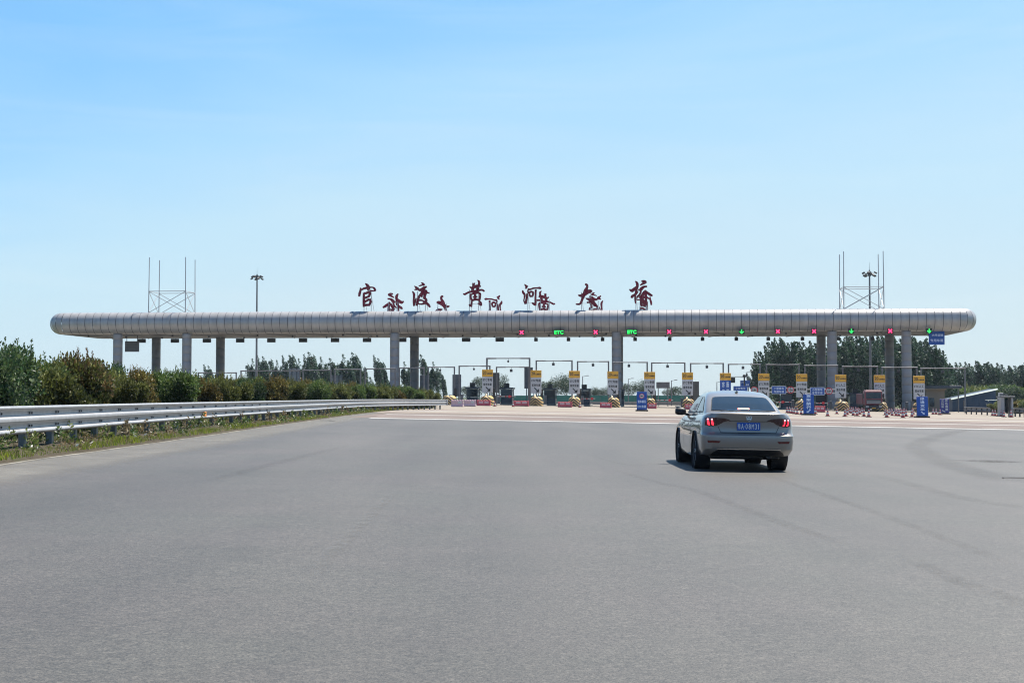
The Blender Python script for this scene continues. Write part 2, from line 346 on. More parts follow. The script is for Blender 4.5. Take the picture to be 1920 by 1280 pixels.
EDGE = [(-30, -7.4), (0, -7.8), (12, -8.15), (23.6, -8.4), (35.1, -8.6), (62.5, -9.25), (100, -9.75), (125, -9.3), (150, -7.6)]
RAIL = [(10, -8.95), (18, -9.2), (26.6, -9.46), (39.5, -9.97), (56, -10.3), (70.8, -10.5), (90, -10.65), (104.5, -10.5), (120, -9.1), (136, -6.2)]
def interp(tab, y):
    if y <= tab[0][0]: return tab[0][1]
    for i in range(len(tab) - 1):
        (a, b), (c, d) = tab[i], tab[i + 1]
        if y <= c:
            e = tab[i - 1] if i else (2 * a - c, 2 * b - d); f = tab[i + 2] if i + 2 < len(tab) else (2 * c - a, 2 * d - b)
            t = (y - a) / (c - a); m0 = (d - e[1]) / (c - e[0]) * (c - a); m1 = (f[1] - b) / (f[0] - a) * (c - a)
            return (2 * t**3 - 3 * t * t + 1) * b + (t**3 - 2 * t * t + t) * m0 + (3 * t * t - 2 * t**3) * d + (t**3 - t * t) * m1
    return tab[-1][1]
def sheet(name, ys, xl, xr, dz, m, nx=12, zf=gz):
    mb = MB(); vs_ = []
    for y in ys:
        a = xl(y) if callable(xl) else xl; b = xr(y) if callable(xr) else xr
        for i in range(nx + 1):
            x = a + (b - a) * i / nx; vs_.append((x, y, zf(x, y) + dz))
    fs = [(j * (nx + 1) + i, j * (nx + 1) + i + 1, (j + 1) * (nx + 1) + i + 1, (j + 1) * (nx + 1) + i) for j in range(len(ys) - 1) for i in range(nx)]
    mb.add(vs_, fs, m, True); o = mb.build(name, fix=False); tag(o, kind='structure'); return o
def rng_(a, b, s): n = max(1, round((b - a) / s)); return [a + (b - a) * i / n for i in range(n + 1)]
def terr(x, y):
    g = gz(x, y); k = sstep(300, 420, y); g = g * (1 - k) - .7 * k
    k2 = sstep(100, 160, abs(x)); return g * (1 - k2) - .7 * k2
tx = [-4000, -1500, -600, -300, -160] + list(range(-100, 101, 10)) + [160, 300, 600, 1500, 4000]
ty = [-80, -40] + list(range(-20, 460, 10)) + [600, 900, 1500, 3000, 7000]
mb = MB(); mb.add([(x, y, terr(x, y) - .15) for y in ty for x in tx], [(j * len(tx) + i, j * len(tx) + i + 1, (j + 1) * len(tx) + i + 1, (j + 1) * len(tx) + i) for j in range(len(ty) - 1) for i in range(len(tx) - 1)], M['terrain'], True)
tag(mb.build('ground', fix=False), kind='structure')
sheet('road', rng_(-30, 150, 2.5), lambda y: interp(EDGE, y), 90, 0, M['asphalt'], 8)
AP0 = lambda x: 75.2 - .13 * x
def slanted(name, off0, off1, x0, x1, dz, m, step=2.5):
    mb = MB(); xs = rng_(x0, x1, step)
    a = [(x, AP0(x) + off0, gz(x, AP0(x) + off0) + dz) for x in xs]; b = [(x, AP0(x) + off1, gz(x, AP0(x) + off1) + dz) for x in xs]; n = len(xs)
    mb.add(a + b, [(i, i + 1, n + i + 1, n + i) for i in range(n - 1)], m, True); return tag(mb.build(name, fix=False), kind='structure')
slanted('coloured_road_surface', 2.6, 36, -9.0, 60, .004, M['band'])
for i, (o_, wd, xl, mm) in enumerate([(0, 2.0, -7.6, 'linewhite'), (7, 2.6, -7.9, 'linepink'), (15.5, 3.0, -8.2, 'linesoft'), (24.5, 3.2, -8.4, 'linepink')]):
    slanted('road_marking', o_, o_ + wd, xl, 58, .010, M[mm])
sheet('toll_plaza', rng_(100, 340, 5), lambda y: interp(EDGE, y) - max(0, (y - 150)) * 1.9 if y < 190 else -83, 90, .016, M['apron'], 40)
for i, (y0, wd, mm) in enumerate([(102, 3.4, 'linepink'), (113, 4, 'linesoft'), (124, 5, 'linepink')]):
    x0 = -9.2 + (.6 if i > 1 else 0); mb = MB(); xs = rng_(x0, 58, 2.5); n = len(xs)
    a = [(x, y0 - .1 * x, gz(x, y0 - .1 * x) + .024) for x in xs]; b = [(x, y0 + wd - .1 * x, gz(x, y0 + wd - .1 * x) + .024) for x in xs]
    mb.add(a + b, [(i, i + 1, n + i + 1, n + i) for i in range(n - 1)], M[mm], True); tag(mb.build('road_marking', fix=False), kind='structure')
# thin pale edge line along the left side of the road
mb = MB(); ys = rng_(-5, 140, 1.5); n = len(ys)
random.seed(8); vs_ = [(interp(EDGE, y) + q + random.uniform(-.05, .05), y, gz(0, 0) - .016 * (interp(EDGE, y) + q) + .006) for q in (.0, .10) for y in ys]
mb.add(vs_, [(i, i + 1, n + i + 1, n + i) for i in range(n - 1)], M['sand'], True); tag(mb.build('road_edge_line', fix=False), kind='structure')
# verge of soil under the guardrail
random.seed(3)
mb = MB(); ys = rng_(-20, 152, .7); qs = [0, -.25, -.6, -1.0, -1.5, -2.2, -3.2, -5, -8, -12]; hs = [-.012, .045, .07, .09, .10, .10, .08, .05, 0, -.1]
vs_ = [(interp(EDGE, y) + q + (random.uniform(-.06, .06) if k else 0), y, gz(interp(EDGE, y) + q, min(y, 150)) + h + (random.uniform(-.02, .03) if k else 0)) for y in ys for k, (q, h) in enumerate(zip(qs, hs))]
nq = len(qs); mb.add(vs_, [(j * nq + i, j * nq + i + 1, (j + 1) * nq + i + 1, (j + 1) * nq + i) for j in range(len(ys) - 1) for i in range(nq - 1)], M['soil'], True)
tag(mb.build('verge', fix=True), kind='structure')
# stains of tyres and repairs on the asphalt
def stain_mat(name, c, alpha, sc_=5, lo=.36, hi=.66):
    m = bpy.data.materials.new(name); n, p = nodes(m); L = n.links.new
    t = n.nodes.new('ShaderNodeTexCoord'); k = n.nodes.new('ShaderNodeTexNoise'); k.inputs['Scale'].default_value = sc_; k.inputs['Detail'].default_value = 6; k.inputs['Roughness'].default_value = .75; L(t.outputs['Object'], k.inputs['Vector'])
    a = n.nodes.new('ShaderNodeVertexColor'); a.layer_name = 'fade'; r = n.nodes.new('ShaderNodeValToRGB'); r.color_ramp.elements[0].position = lo; r.color_ramp.elements[1].position = hi; L(k.outputs['Fac'], r.inputs['Fac'])
    q = n.nodes.new('ShaderNodeMath'); q.operation = 'MULTIPLY'; L(r.outputs['Color'], q.inputs[0]); L(a.outputs['Color'], q.inputs[1])
    q2 = n.nodes.new('ShaderNodeMath'); q2.operation = 'MULTIPLY'; L(q.outputs[0], q2.inputs[0]); q2.inputs[1].default_value = alpha
    L(q2.outputs[0], p.inputs['Alpha']); p.inputs['Base Color'].default_value = list(c) + [1]; p.inputs['Roughness'].default_value = .8; return m
M['stain'] = stain_mat('tyre_stain', (0.034, 0.033, 0.032), .15); M['staindark'] = stain_mat('curve_stain', (.03, .03, .03), .20, 2.5, .25, .75); M['stainpale'] = stain_mat('pale_wear', (0.152, 0.152, 0.144), .22); M['repair'] = stain_mat('repair_dark', (0.042, 0.034, 0.032), .9)
def mark(px, wd, m, name='tyre_mark', dz=.005):
    P = [on(q[0], q[1]) if len(q) == 2 else Vector(q) for q in px]; Q = []
    for i in range(len(P) - 1):
        p0 = P[max(0, i - 1)]; p1 = P[i]; p2 = P[i + 1]; p3 = P[min(len(P) - 1, i + 2)]
        for k in range(8):
            t = k / 8; Q.append(.5 * ((2 * p1) + (p2 - p0) * t + (2 * p0 - 5 * p1 + 4 * p2 - p3) * t * t + (-p0 + 3 * p1 - 3 * p2 + p3) * t ** 3))
    Q.append(P[-1]); vs_ = []; fade = []
    for i, q in enumerate(Q):
        d = Q[min(i + 1, len(Q) - 1)] - Q[max(0, i - 1)]; nn = Vector((-d.y, d.x, 0)).normalized(); e = min(1, i / 5, (len(Q) - 1 - i) / 5)
        for s_, f_ in ((-1, 0), (-.45, 1), (.45, 1), (1, 0)):
            x = q.x + nn.x * wd / 2 * s_; y = q.y + nn.y * wd / 2 * s_; vs_.append((x, y, gz(x, y) + dz)); fade.append(f_ * e)
    n = len(Q); mb = MB(); mb.add(vs_, [(4 * j + i, 4 * j + i + 1, 4 * j + 4 + i + 1, 4 * j + 4 + i) for j in range(n - 1) for i in range(3)], m, True)
    o = mb.build(name, fix=False); a = o.data.color_attributes.new('fade', 'FLOAT_COLOR', 'POINT')
    for i, f_ in enumerate(fade): a.data[i].color = (f_, f_, f_, 1)
    return tag(o, kind='structure')
for k, (px, wd) in enumerate([
    ([(1150, 880), (1235, 905), (1300, 918), (1400, 955), (1480, 985), (1590, 1022)], .22), ([(1420, 885), (1530, 922), (1640, 960), (1760, 1005), (1900, 1060)], .20),
    ([(1690, 1040), (1790, 1085), (1860, 1110), (1940, 1140)], .24), ([(1640, 890), (1720, 912), (1810, 935), (1940, 955)], .35),
    ([(1860, 798), (1780, 812), (1722, 832), (1735, 850), (1775, 868), (1830, 885), (1900, 905)], .9), ([(1110, 855), (1180, 872), (1250, 868)], .12),
    ([(380, 905), (520, 868), (660, 833)], .3)]):
    mark(px, wd, M['stain'] if k != 4 else M['staindark'], dz=.004 + .0012 * k)
mark([(580, 1080), (660, 1000), (710, 950), (740, 925)], .16, M['stainpale'], dz=.016)
M['dust'] = stain_mat('shoulder_dust', (0.189, 0.178, 0.155), .8, 1.1, .1, .8)
mark([(interp(EDGE, y) + .75, y, 0) for y in range(6, 150, 6)], 2.4, M['dust'], 'shoulder_dust', .0035)
mark([(1822, 862), (1850, 864), (1880, 866), (1898, 867)], 1.4, M['repair'], 'asphalt_repair', .006)

# ------------------------------------------------------------------ toll canopy
D0 = 13.0; DEPTH = 21.0; ZB, ZT = 11.38, 14.83; ZC = (ZB + ZT) / 2; RR = (ZT - ZB) / 2
def C3(s, d, z): p = T(s, d); return Vector((p.x, p.y, z))
SL = sx(89.5, D0 + 1.7); SR = sx(1835, D0 + 1.7)
canopy = thing('toll_canopy', 'long silver toll plaza canopy with rounded tube edge and round columns', 'canopy', C3((SL + SR) / 2, D0 + DEPTH / 2, 0))
bpy.context.view_layer.update(); INV = Vector(canopy.location)
random.seed(11)
mb = MB(); NP = 18; rc = 1.2
def arc_pt(base, nrm, phi, jr=0): return C3(*(base[0] + nrm[0] * (RR + jr) * math.cos(phi), base[1] + nrm[1] * (RR + jr) * math.cos(phi)), ZC + RR * math.sin(phi)) - INV
def panel(b0, n0, b1, n1, jit):
    ph = [math.pi / 2 - math.pi * i / NP for i in range(NP + 1)]
    ja, jb = random.uniform(-jit, jit), random.uniform(-jit, jit)
    vs_ = [arc_pt(b0, n0, p, ja) for p in ph] + [arc_pt(b1, n1, p, jb) for p in ph]
    mb.add(vs_, [(i, i + 1, NP + 1 + i + 1, NP + 1 + i) for i in range(NP)], M['panel'], True)
def seam(b0, n0, b1, n1):
    ph = [math.pi / 2 - math.pi * i / NP for i in range(NP + 1)]
    vs_ = [arc_pt(b0, n0, p, -.05) for p in ph] + [arc_pt(b1, n1, p, -.05) for p in ph]
    mb.add(vs_, [(i, i + 1, NP + 1 + i + 1, NP + 1 + i) for i in range(NP)], M['seam'], True)
def lin(a, b, u): return (a[0] + (b[0] - a[0]) * u, a[1] + (b[1] - a[1]) * u)
s0, s1, e0, e1 = SL + RR + rc, SR - RR - rc, D0 + RR + rc, D0 + DEPTH - RR - rc       # corner circle centres
GAP = .085
def run(p, q, nr):
    Lg = math.hypot(q[0] - p[0], q[1] - p[1]); n = round(Lg / 1.258); g = GAP / 2 / Lg
    for i in range(n):
        panel(lin(p, q, i / n + g), nr, lin(p, q, (i + 1) / n - g), nr, .012); seam(lin(p, q, (i + 1) / n - g), nr, lin(p, q, (i + 1) / n + g), nr)
    seam(p, nr, lin(p, q, g), nr)
def corner(c, a0):
    n = 4
    for i in range(n):
        A = a0 + math.pi / 2 * i / n; B = a0 + math.pi / 2 * (i + 1) / n; g = .02
        na, nb = (math.cos(A + g), math.sin(A + g)), (math.cos(B - g), math.sin(B - g)); ng = (math.cos(B + g), math.sin(B + g))
        k = lambda v: (c[0] + rc * v[0], c[1] + rc * v[1])
        panel(k(na), na, k(nb), nb, .004)
        if i < n - 1: seam(k(nb), nb, k(ng), ng)
run((s0, e0 - rc), (s1, e0 - rc), (0, -1)); run((s1 + rc, e0), (s1 + rc, e1), (1, 0)); run((s1, e1 + rc), (s0, e1 + rc), (0, 1)); run((s0 - rc, e1), (s0 - rc, e0), (-1, 0))
corner((s1, e0), -math.pi / 2); corner((s1, e1), 0); corner((s0, e1), math.pi / 2); corner((s0, e0), math.pi)
mb.build('tube_edge', canopy)
mb = MB()
def slab(z0, z1, m):
    poly = []
    for c, a0 in (((s1, e0), -math.pi / 2), ((s1, e1), 0), ((s0, e1), math.pi / 2), ((s0, e0), math.pi)):
        for i in range(5): a = a0 + math.pi / 2 * i / 4; poly.append((c[0] + rc * math.cos(a), c[1] + rc * math.sin(a)))
    n = len(poly); a = [C3(*p, z0) - INV for p in poly]; b = [C3(*p, z1) - INV for p in poly]
    mb.add(a, [list(range(n))], m); mb.add(b, [list(range(n))], m); mb.add(a + b, [(i, (i + 1) % n, n + (i + 1) % n, n + i) for i in range(n)], m)
slab(ZT - .35, ZT - .02, M['panel']); mb.build('roof', canopy)
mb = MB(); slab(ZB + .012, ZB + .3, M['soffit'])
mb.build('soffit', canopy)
# beams and lamps seen under the soffit
for i in range(22):
    s = s0 + (s1 - s0) * (i + .5) / 22; mb = MB()
    a = C3(s - 2.2, e0 - 1, ZB - .06) - INV; b = C3(s + .2, (e0 + e1) / 2, ZB - .06) - INV; c = C3(s - 2.2, e1 + 1, ZB - .06) - INV
    mb.cyl(a, b, .055, .055, 6, M['grey']); mb.cyl(b, c, .055, .055, 6, M['grey']); mb.build('soffit_truss', canopy)
for i in range(30):
    s = s0 + (s1 - s0) * (i + .5) / 30; d = e0 + 2.2 + (i % 3) * 4.2; mb = MB(); p = C3(s, d, ZB) - INV
    mb.lathe([(.10, -.02), (.16, -.05), (.16, -.26), (.11, -.27)], 10, M['steel'], c=p); mb.build('soffit_lamp', canopy)
def column(px, d, m, plain=False):
    s = sx(px, d); b = C3(s, d, 0); g = gz(b.x, b.y); mb = MB(); r = .74; z = g - .2
    mb.lathe([(r + .16, g - .3), (r + .16, g + .16), (r + .1, g + .22)], 28, M['concrete'], c=b - INV)
    z = g + .22
    while z < ZB:
        z1 = min(z + 1.25, ZB)
        mb.lathe([(r - .03, z), (r, z + .03), (r, z1 - .03), (r - .03, z1)], 28, m, c=(b - INV) , caps=False)
        mb.lathe([(r - .028, z1 - .04), (r - .028, z1 + .04)], 28, M['seam'], c=(b - INV), caps=False); z = z1
    return mb.build('column', canopy)
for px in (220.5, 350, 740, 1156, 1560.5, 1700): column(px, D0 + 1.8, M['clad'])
for px in (292.5, 413, 777, 1160, 1540, 1668): column(px, D0 + 16.5, M['clad_shaded'])

# ------------------------------------------------------------------ the characters on the roof (brush strokes, pixel tables at 16 per photo pixel)
GL = {
 'guan': (660, 515, [[(390,255,20),(440,300,70),(480,350,72),(492,400,80),(455,465,30)],[(245,385,30),(240,470,50),(215,560,62),(205,650,45)],[(250,465,30),(340,410,52),(430,390,60),(500,375,42),(600,375,32),(660,400,52),(692,480,60)],[(702,485,20),(600,480,36),(520,470,42)],
   [(345,540,50),(345,700,60),(345,860,60),(340,965,40)],[(345,560,40),(430,545,60),(500,510,60),(530,550,60),(505,640,52)],[(350,705,42),(430,672,52),(515,640,55)],[(350,815,42),(430,780,52),(515,730,50)],[(520,720,50),(555,800,62),(525,870,52),(500,930,52)],[(345,930,45),(420,905,60),(500,905,60)]]),
 'du': (760, 515, [[(265,330,15),(320,380,62),(370,410,62),(330,430,52),(265,445,25)],[(205,490,25),(250,570,60),(250,680,52),(240,800,45),(255,935,45)],[(258,925,42),(290,790,38),(322,690,25)],[(470,230,15),(530,270,60),(560,320,52)],[(545,300,30),(470,312,36),(395,335,15)],
   [(640,355,42),(560,380,62),(480,440,72),(410,460,66),(390,480,30)],[(600,370,42),(520,470,52),(470,560,52),(410,650,62),(370,750,52),(350,850,62),(330,930,40)],[(590,440,32),(550,520,42),(500,600,42),(490,680,25)],[(640,480,40),(620,540,62),(560,560,62),(480,600,52),(360,690,40)],
   [(640,540,32),(720,545,46)],[(600,450,32),(630,500,52),(590,600,62),(570,690,70),(620,740,62),(620,810,62)],[(390,765,40),(480,765,42),(560,800,52),(620,812,60)],[(370,860,36),(470,880,38),(570,850,62),(630,770,52)],[(600,830,62),(680,890,72),(742,972,38)]]),
 'huang': (855, 515, [[(640,160,20),(690,200,52),(690,280,62),(690,360,62)],[(500,240,25),(520,300,62),(530,390,84)],[(565,235,15),(540,300,22)],[(405,350,20),(470,390,62),(560,360,84),(660,330,72),(740,350,42)],[(500,400,72),(490,530,72)],[(680,370,62),(620,450,62)],
   [(215,560,30),(260,580,52),(380,520,46),(500,500,62),(620,480,62),(720,455,52),(800,460,52),(852,500,45)],[(570,500,62),(570,745,62)],[(450,560,46),(440,650,42),(460,740,46),(490,785,42)],[(470,580,36),(570,550,52),(690,540,52),(730,590,52)],[(730,580,46),(720,680,46),(700,775,46)],
   [(500,665,36),(640,655,42)],[(480,770,52),(580,742,52),(695,760,46)],[(475,790,36),(462,880,50),(440,960,72)],[(388,890,28),(435,935,60)],[(690,790,42),(740,840,62),(742,930,70)],[(735,880,60),(650,862,25)]]),
 'he': (965, 515, [[(295,275,15),(340,330,62),(385,370,72)],[(375,385,50),(310,405,25)],[(240,460,30),(255,530,62),(298,590,56),(288,700,32),(278,780,32),(330,875,56)],[(330,870,60),(350,740,52),(370,610,52),(370,555,30)],[(395,440,62),(480,430,42),(570,400,42),(680,395,42),(760,395,62),(785,425,40)],
   [(440,530,42),(452,640,56)],[(430,535,42),(500,505,56),(568,530,46)],[(562,530,56),(540,635,46)],[(450,640,42),(542,638,42)],[(395,450,40),(405,560,30)],[(635,440,52),(630,600,46),(625,760,52),(630,925,40)],[(630,910,52),(570,870,60),(515,838,20)]]),
 'da': (1065, 515, [[(515,285,46),(570,300,62),(580,370,64),(530,470,95),(500,570,95),(450,680,72),(410,790,62),(360,870,52),(280,880,42),(235,875,25)],[(310,605,30),(390,625,74),(480,590,100),(580,520,112),(680,490,92),(722,515,50)],[(540,715,20),(610,730,66),(700,765,110),(760,850,92),(820,920,62),(862,945,38)]]),
 'qiao': (1160, 515, [[(510,185,25),(560,250,72),(570,340,72),(540,450,62),(520,560,62),(500,660,42),(500,760,38),(515,860,36)],[(330,430,25),(410,470,92),(500,400,72),(570,340,52)],[(580,480,52),(540,560,52),(480,600,62),(410,650,72),(400,695,50)],[(690,190,42),(770,190,62),(820,220,62),(740,260,62),(650,315,25)],
   [(862,350,40),(760,360,62),(690,420,92),(640,450,62),(590,435,20)],[(660,450,62),(670,520,52),(620,610,52),(560,640,36)],[(770,490,42),(740,560,62),(690,640,62),(630,700,32)],[(780,470,52),(860,530,62),(940,590,72),(1022,635,40)],[(680,620,52),(680,750,62),(680,850,62),(690,950,32)],
   [(820,540,62),(830,680,62),(830,800,62),(830,915,50)],[(700,720,52),(800,800,56)],[(690,810,42),(820,900,52)],[(700,700,40),(820,690,40)]]),
}
NAMES = {'guan': 'first at the left, the narrowest', 'du': 'second from left, with three left dots', 'huang': 'third from left, with a wide crossbar', 'he': 'fourth from left, with one flat top bar', 'da': 'fifth from left, the simple thick one', 'qiao': 'last one at the right end'}
order = ['guan', 'du', 'huang', 'he', 'da', 'qiao']
FRONT_D = D0 + 2.3; KL = None; LET = {}
for nm in order:
    ox, oy, strokes = GL[nm]
    xs = [p[0] for s_ in strokes for p in s_]; zs = [p[1] for s_ in strokes for p in s_]
    cx = (min(xs) + max(xs)) / 2; px = ox + cx / 16; s = sx(px, FRONT_D); b = C3(s, FRONT_D, ZT); k = b.y / F / 16
    zpix = lambda q: zat(oy + q / 16, b.y) - ZT
    t = thing('roof_character', 'dark red roof character facing the road, ' + NAMES[nm], 'sign letter', b, TROT, 'red characters along the front of the canopy')
    mb = MB()
    for i, st in enumerate(strokes):
        stroke([((x - cx) * k, zpix(z), wd * k * 1.08 + .02) for x, z, wd in st], -.14 - .006 * i, .14 + .006 * i, mb, M['red'], M['letter_side'])
    mb.build('character', t)
    lo = zpix(max(zs)); xw = (max(xs) - min(xs)) * k; mb = MB()
    for q in (-.22, .22):
        mb.cyl((q * xw, .22, -.04), (q * xw, .22, zpix(min(zs) + .35 * (max(zs) - min(zs)))), .05, .05, 6, M['galv']); mb.cyl((q * xw + .25, 1.5, -.04), (q * xw, .26, zpix((min(zs) + max(zs)) / 2)), .035, .035, 6, M['galv'])
    for f_ in (.2, .55): mb.cyl((-.24 * xw, .2, lo + f_ * 2.4), (.24 * xw, .2, lo + f_ * 2.4), .03, .03, 6, M['galv'])
    mb.build('support_frame', t); LET[nm] = t
for nm, px in (('qiao', 737), ('da', 829), ('huang', 1022), ('he', 925), ('du', 1115), ('guan', 1207)):
    c = copy_tree(LET[nm]); d = D0 + DEPTH - 2.3; s = sx(px, d); c.location = C3(s, d, ZT - .55); c.rotation_euler = (0, 0, TROT + math.pi)
    c['label'] = 'dark mirrored roof character on the canopy back edge, ' + {'qiao': 'leftmost of its row', 'da': 'right of second front one', 'he': 'right of third front one', 'huang': 'right of fourth front one', 'du': 'behind the fifth front one', 'guan': 'behind the last front one'}[nm]
    c['group'] = 'red characters along the back of the canopy'
# open lattice frames on the roof
for px, nm in ((321.5, 'left'), (1616.5, 'right')):
    d = D0 + 5.0; s = sx(px, d); t = thing('roof_mast_frame', f'open frame of four thin masts with cross braces on the {nm} end of the canopy roof', 'mast frame', C3(s, d, ZT), TROT, 'mast frames on the canopy roof')
    W_, D_ = 3.03, 2.45; P = [(-W_, -D_), (W_, -D_), (W_, D_), (-W_, D_)]
    for x, y in P: mb = MB(); mb.cyl((x, y, -.04), (x * .985, y * .985, 8.9), .085, .06, 8, M['galv']); mb.build('mast', t)
    for i in range(4):
        (a, b), (c, e) = P[i], P[(i + 1) % 4]; mb = MB(); mb.cyl((a, b, 3.45), (c, e, 3.45), .055, .055, 6, M['galv']); mb.build('crossbar', t)
        mb = MB(); mb.cyl((a, b, 3.4), (c, e, .0), .05, .05, 6, M['galv']); mb.cyl((c, e, 3.4), (a, b, .0), .05, .05, 6, M['galv']); mb.build('brace', t)
# ------------------------------------------------------------------ signals and boards hung from the canopy
def px_thing(name, label, cat, px, d, z=None, group=None):
    p = TP(px, d); 
    if z is not None: p.z = z
    return thing(name, label, cat, p, TROT, group)
LAT = ['at the left, below the fourth front character', None]
SIG = [(978, 'x', 'below the fourth roof character'), (1048, 'etc', 'left of the central columns'), (1117, 'x', 'left beside the central columns'), (1185, 'etc', 'right of the central columns'),
       (1255, 'x', 'just right of the right green lettering'), (1324, 'x', 'left of the first green arrow'), (1391, 'a', 'between two red crosses, above the silver car'), (1459, 'x', 'just right of the first green arrow'),
       (1527, 'x', 'just left of the right column pair'), (1597, 'a', 'just right of the right column pair'), (1670, 'x', 'over the rear column farthest right'), (1743, 'a', 'farthest right, at the blue hanging board')]
def bar2(mb, x0, z0, x1, z1, w_, y, m):
    l = math.hypot(x1 - x0, z1 - z0); nx, nz_ = -(z1 - z0) / l * w_ / 2, (x1 - x0) / l * w_ / 2
    mb.add([(x0 + nx, y, z0 + nz_), (x1 + nx, y, z1 + nz_), (x1 - nx, y, z1 - nz_), (x0 - nx, y, z0 - nz_)], [(0, 1, 2, 3)], m)
for px, k, where in SIG:
    nm = {'x': 'red cross lane signal ', 'etc': 'green ETC lane signal ', 'a': 'green down arrow lane signal '}[k]
    t = px_thing('lane_signal', nm + where, 'lane signal', px, D0 - .15, 11.33, 'lane signals along the front of the canopy')
    wd = .78 if k == 'etc' else .36
    mb = MB(); mb.box(-wd - .08, wd + .08, 0, .22, -.38, .38, M['black'], .02); mb.cyl((0, .2, .1), (0, 1.2, .35), .05, .05, 6, M['steel']); mb.build('housing', t)
    mb = MB()
    if k == 'x': bar2(mb, -.26, -.26, .26, .26, .16, -.012, M['ledred']); bar2(mb, -.26, .26, .26, -.26, .16, -.016, M['ledred'])
    elif k == 'a': bar2(mb, 0, .32, 0, -.2, .12, -.012, M['ledgreen']); bar2(mb, -.27, .02, .03, -.30, .12, -.016, M['ledgreen']); bar2(mb, .27, .02, -.03, -.30, .12, -.020, M['ledgreen'])
    else: write(mb, 'ETC', 0, 0, 1.36, .50, -.012, M['ledgreen'], .022)
    mb.build('lamp', t)
for i, px in enumerate([265, 327.5, 387.5, 450, 508.5, 568, 628, 688, 754, 812, 874, 937]):
    t = px_thing('rear_signal_box', f'wide dark signal box under the canopy rear edge, {ordw(i)} from the left', 'signal box', px, D0 + DEPTH - 1.2, 11.02, 'wide signal boxes under the rear canopy edge')
    mb = MB(); mb.box(-.72, .72, -.15, .15, -.34, .34, M['black'], .03); mb.build('housing', t); mb = MB(); mb.cyl((.15, 0, .34), (.15, 0, .5), .06, .06, 6, M['steel']); mb.build('bracket', t)
for i, px in enumerate([1005, 1066, 1130, 1191, 1256, 1317.5, 1381, 1441, 1505, 1572, 1636]):
    t = px_thing('lane_light_box', f'small square dark light box under the canopy rear edge, {ordw(i)} from the left', 'light box', px, D0 + DEPTH - 1.2, 11.0, 'small square boxes under the rear canopy edge')
    mb = MB(); mb.box(-.3, .3, -.13, .13, -.3, .3, M['black'], .03); mb.build('housing', t); mb = MB(); mb.cyl((.05, 0, .3), (-.5, -1.2, .52), .05, .05, 6, M['steel']); mb.build('bracket', t)
# grey board seen from behind, and the blue board at the right
t = px_thing('hanging_board', 'grey hanging board seen from behind, between the two leftmost canopy columns', 'board', 247, D0 + 8, 9.5)
mb = MB(); mb.box(-1.2, 1.2, 0, .12, -.75, 1.0, M['grey'], .02); mb.build('panel', t)
for k in range(4): mb = MB(); mb.box(-1.15, 1.15, -.06, -.002, -.6 + .38 * k, -.52 + .38 * k, M['clad_shaded']); mb.build('rib', t)
mb = MB(); [mb.cyl((x, .06, 1.0), (x, .06, 1.9), .06, .06, 6, M['steel']) for x in (-.9, .9)]; mb.build('hanger', t)
t = px_thing('hanging_board', 'blue hanging board with white lettering near the right end of the canopy', 'board', 1757, D0 + 2.2, 10.35)
mb = MB(); mb.box(-1.18, 1.18, 0, .14, -1.05, 1.0, M['blue'], .02); mb.build('panel', t)
mb = MB(); write(mb, '大件运输', .12, .42, 1.7, .36, -.006, M['paleblue'], .008); mb.build('lettering', t); mb = MB(); write(mb, '专用车道', 0, -.38, 1.9, .42, -.006, M['paleblue'], .008); mb.build('lettering', t)
mb = MB(); [mb.cyl((x, .07, 1.0), (x, .07, 1.35), .06, .06, 6, M['steel']) for x in (-.9, .9)]; mb.build('hanger', t)

# ------------------------------------------------------------------ toll islands with their signs, noses, booths
ISL = [(842, None), (914, 'a'), (1005, 'a'), (1077, 'a'), (1149, 'a'), (1218, 'a'), (1289, 'a'), (1360, 'b'), (1432, 'a'), (1503, 'a'), (1576, 'c'), (1649, 'c'), (1723, 'c')]
WH = ['', 'farthest left, beside the tall gantry', 'second from left, under the tall gantry right leg', 'third from left, right before the central columns', 'in front of the central columns', 'just right of the central columns, behind a blue board',
      'just left of the silver car', '', 'half hidden behind the silver car roof', 'between two blue lane boards', 'just left of the red truck', 'standing behind the red truck', 'farthest right, behind a blue board']
def arrow_dr(mb, cx, cz, s, y, m):
    bar2(mb, cx - .5 * s, cz + .5 * s, cx + .28 * s, cz - .28 * s, .24 * s, y, m)
    mb.add([(cx + .52 * s, y - .004, cz - .52 * s), (cx - .22 * s, y - .004, cz - .46 * s), (cx + .46 * s, y - .004, cz + .22 * s)], [(0, 1, 2)], m)
    mb.add([(cx + .52 * s, y - .006, cz - .52 * s), (cx + .56 * s, y - .006, cz + .30 * s), (cx + .30 * s, y - .006, cz - .02 * s)], [(0, 1, 2)], m)
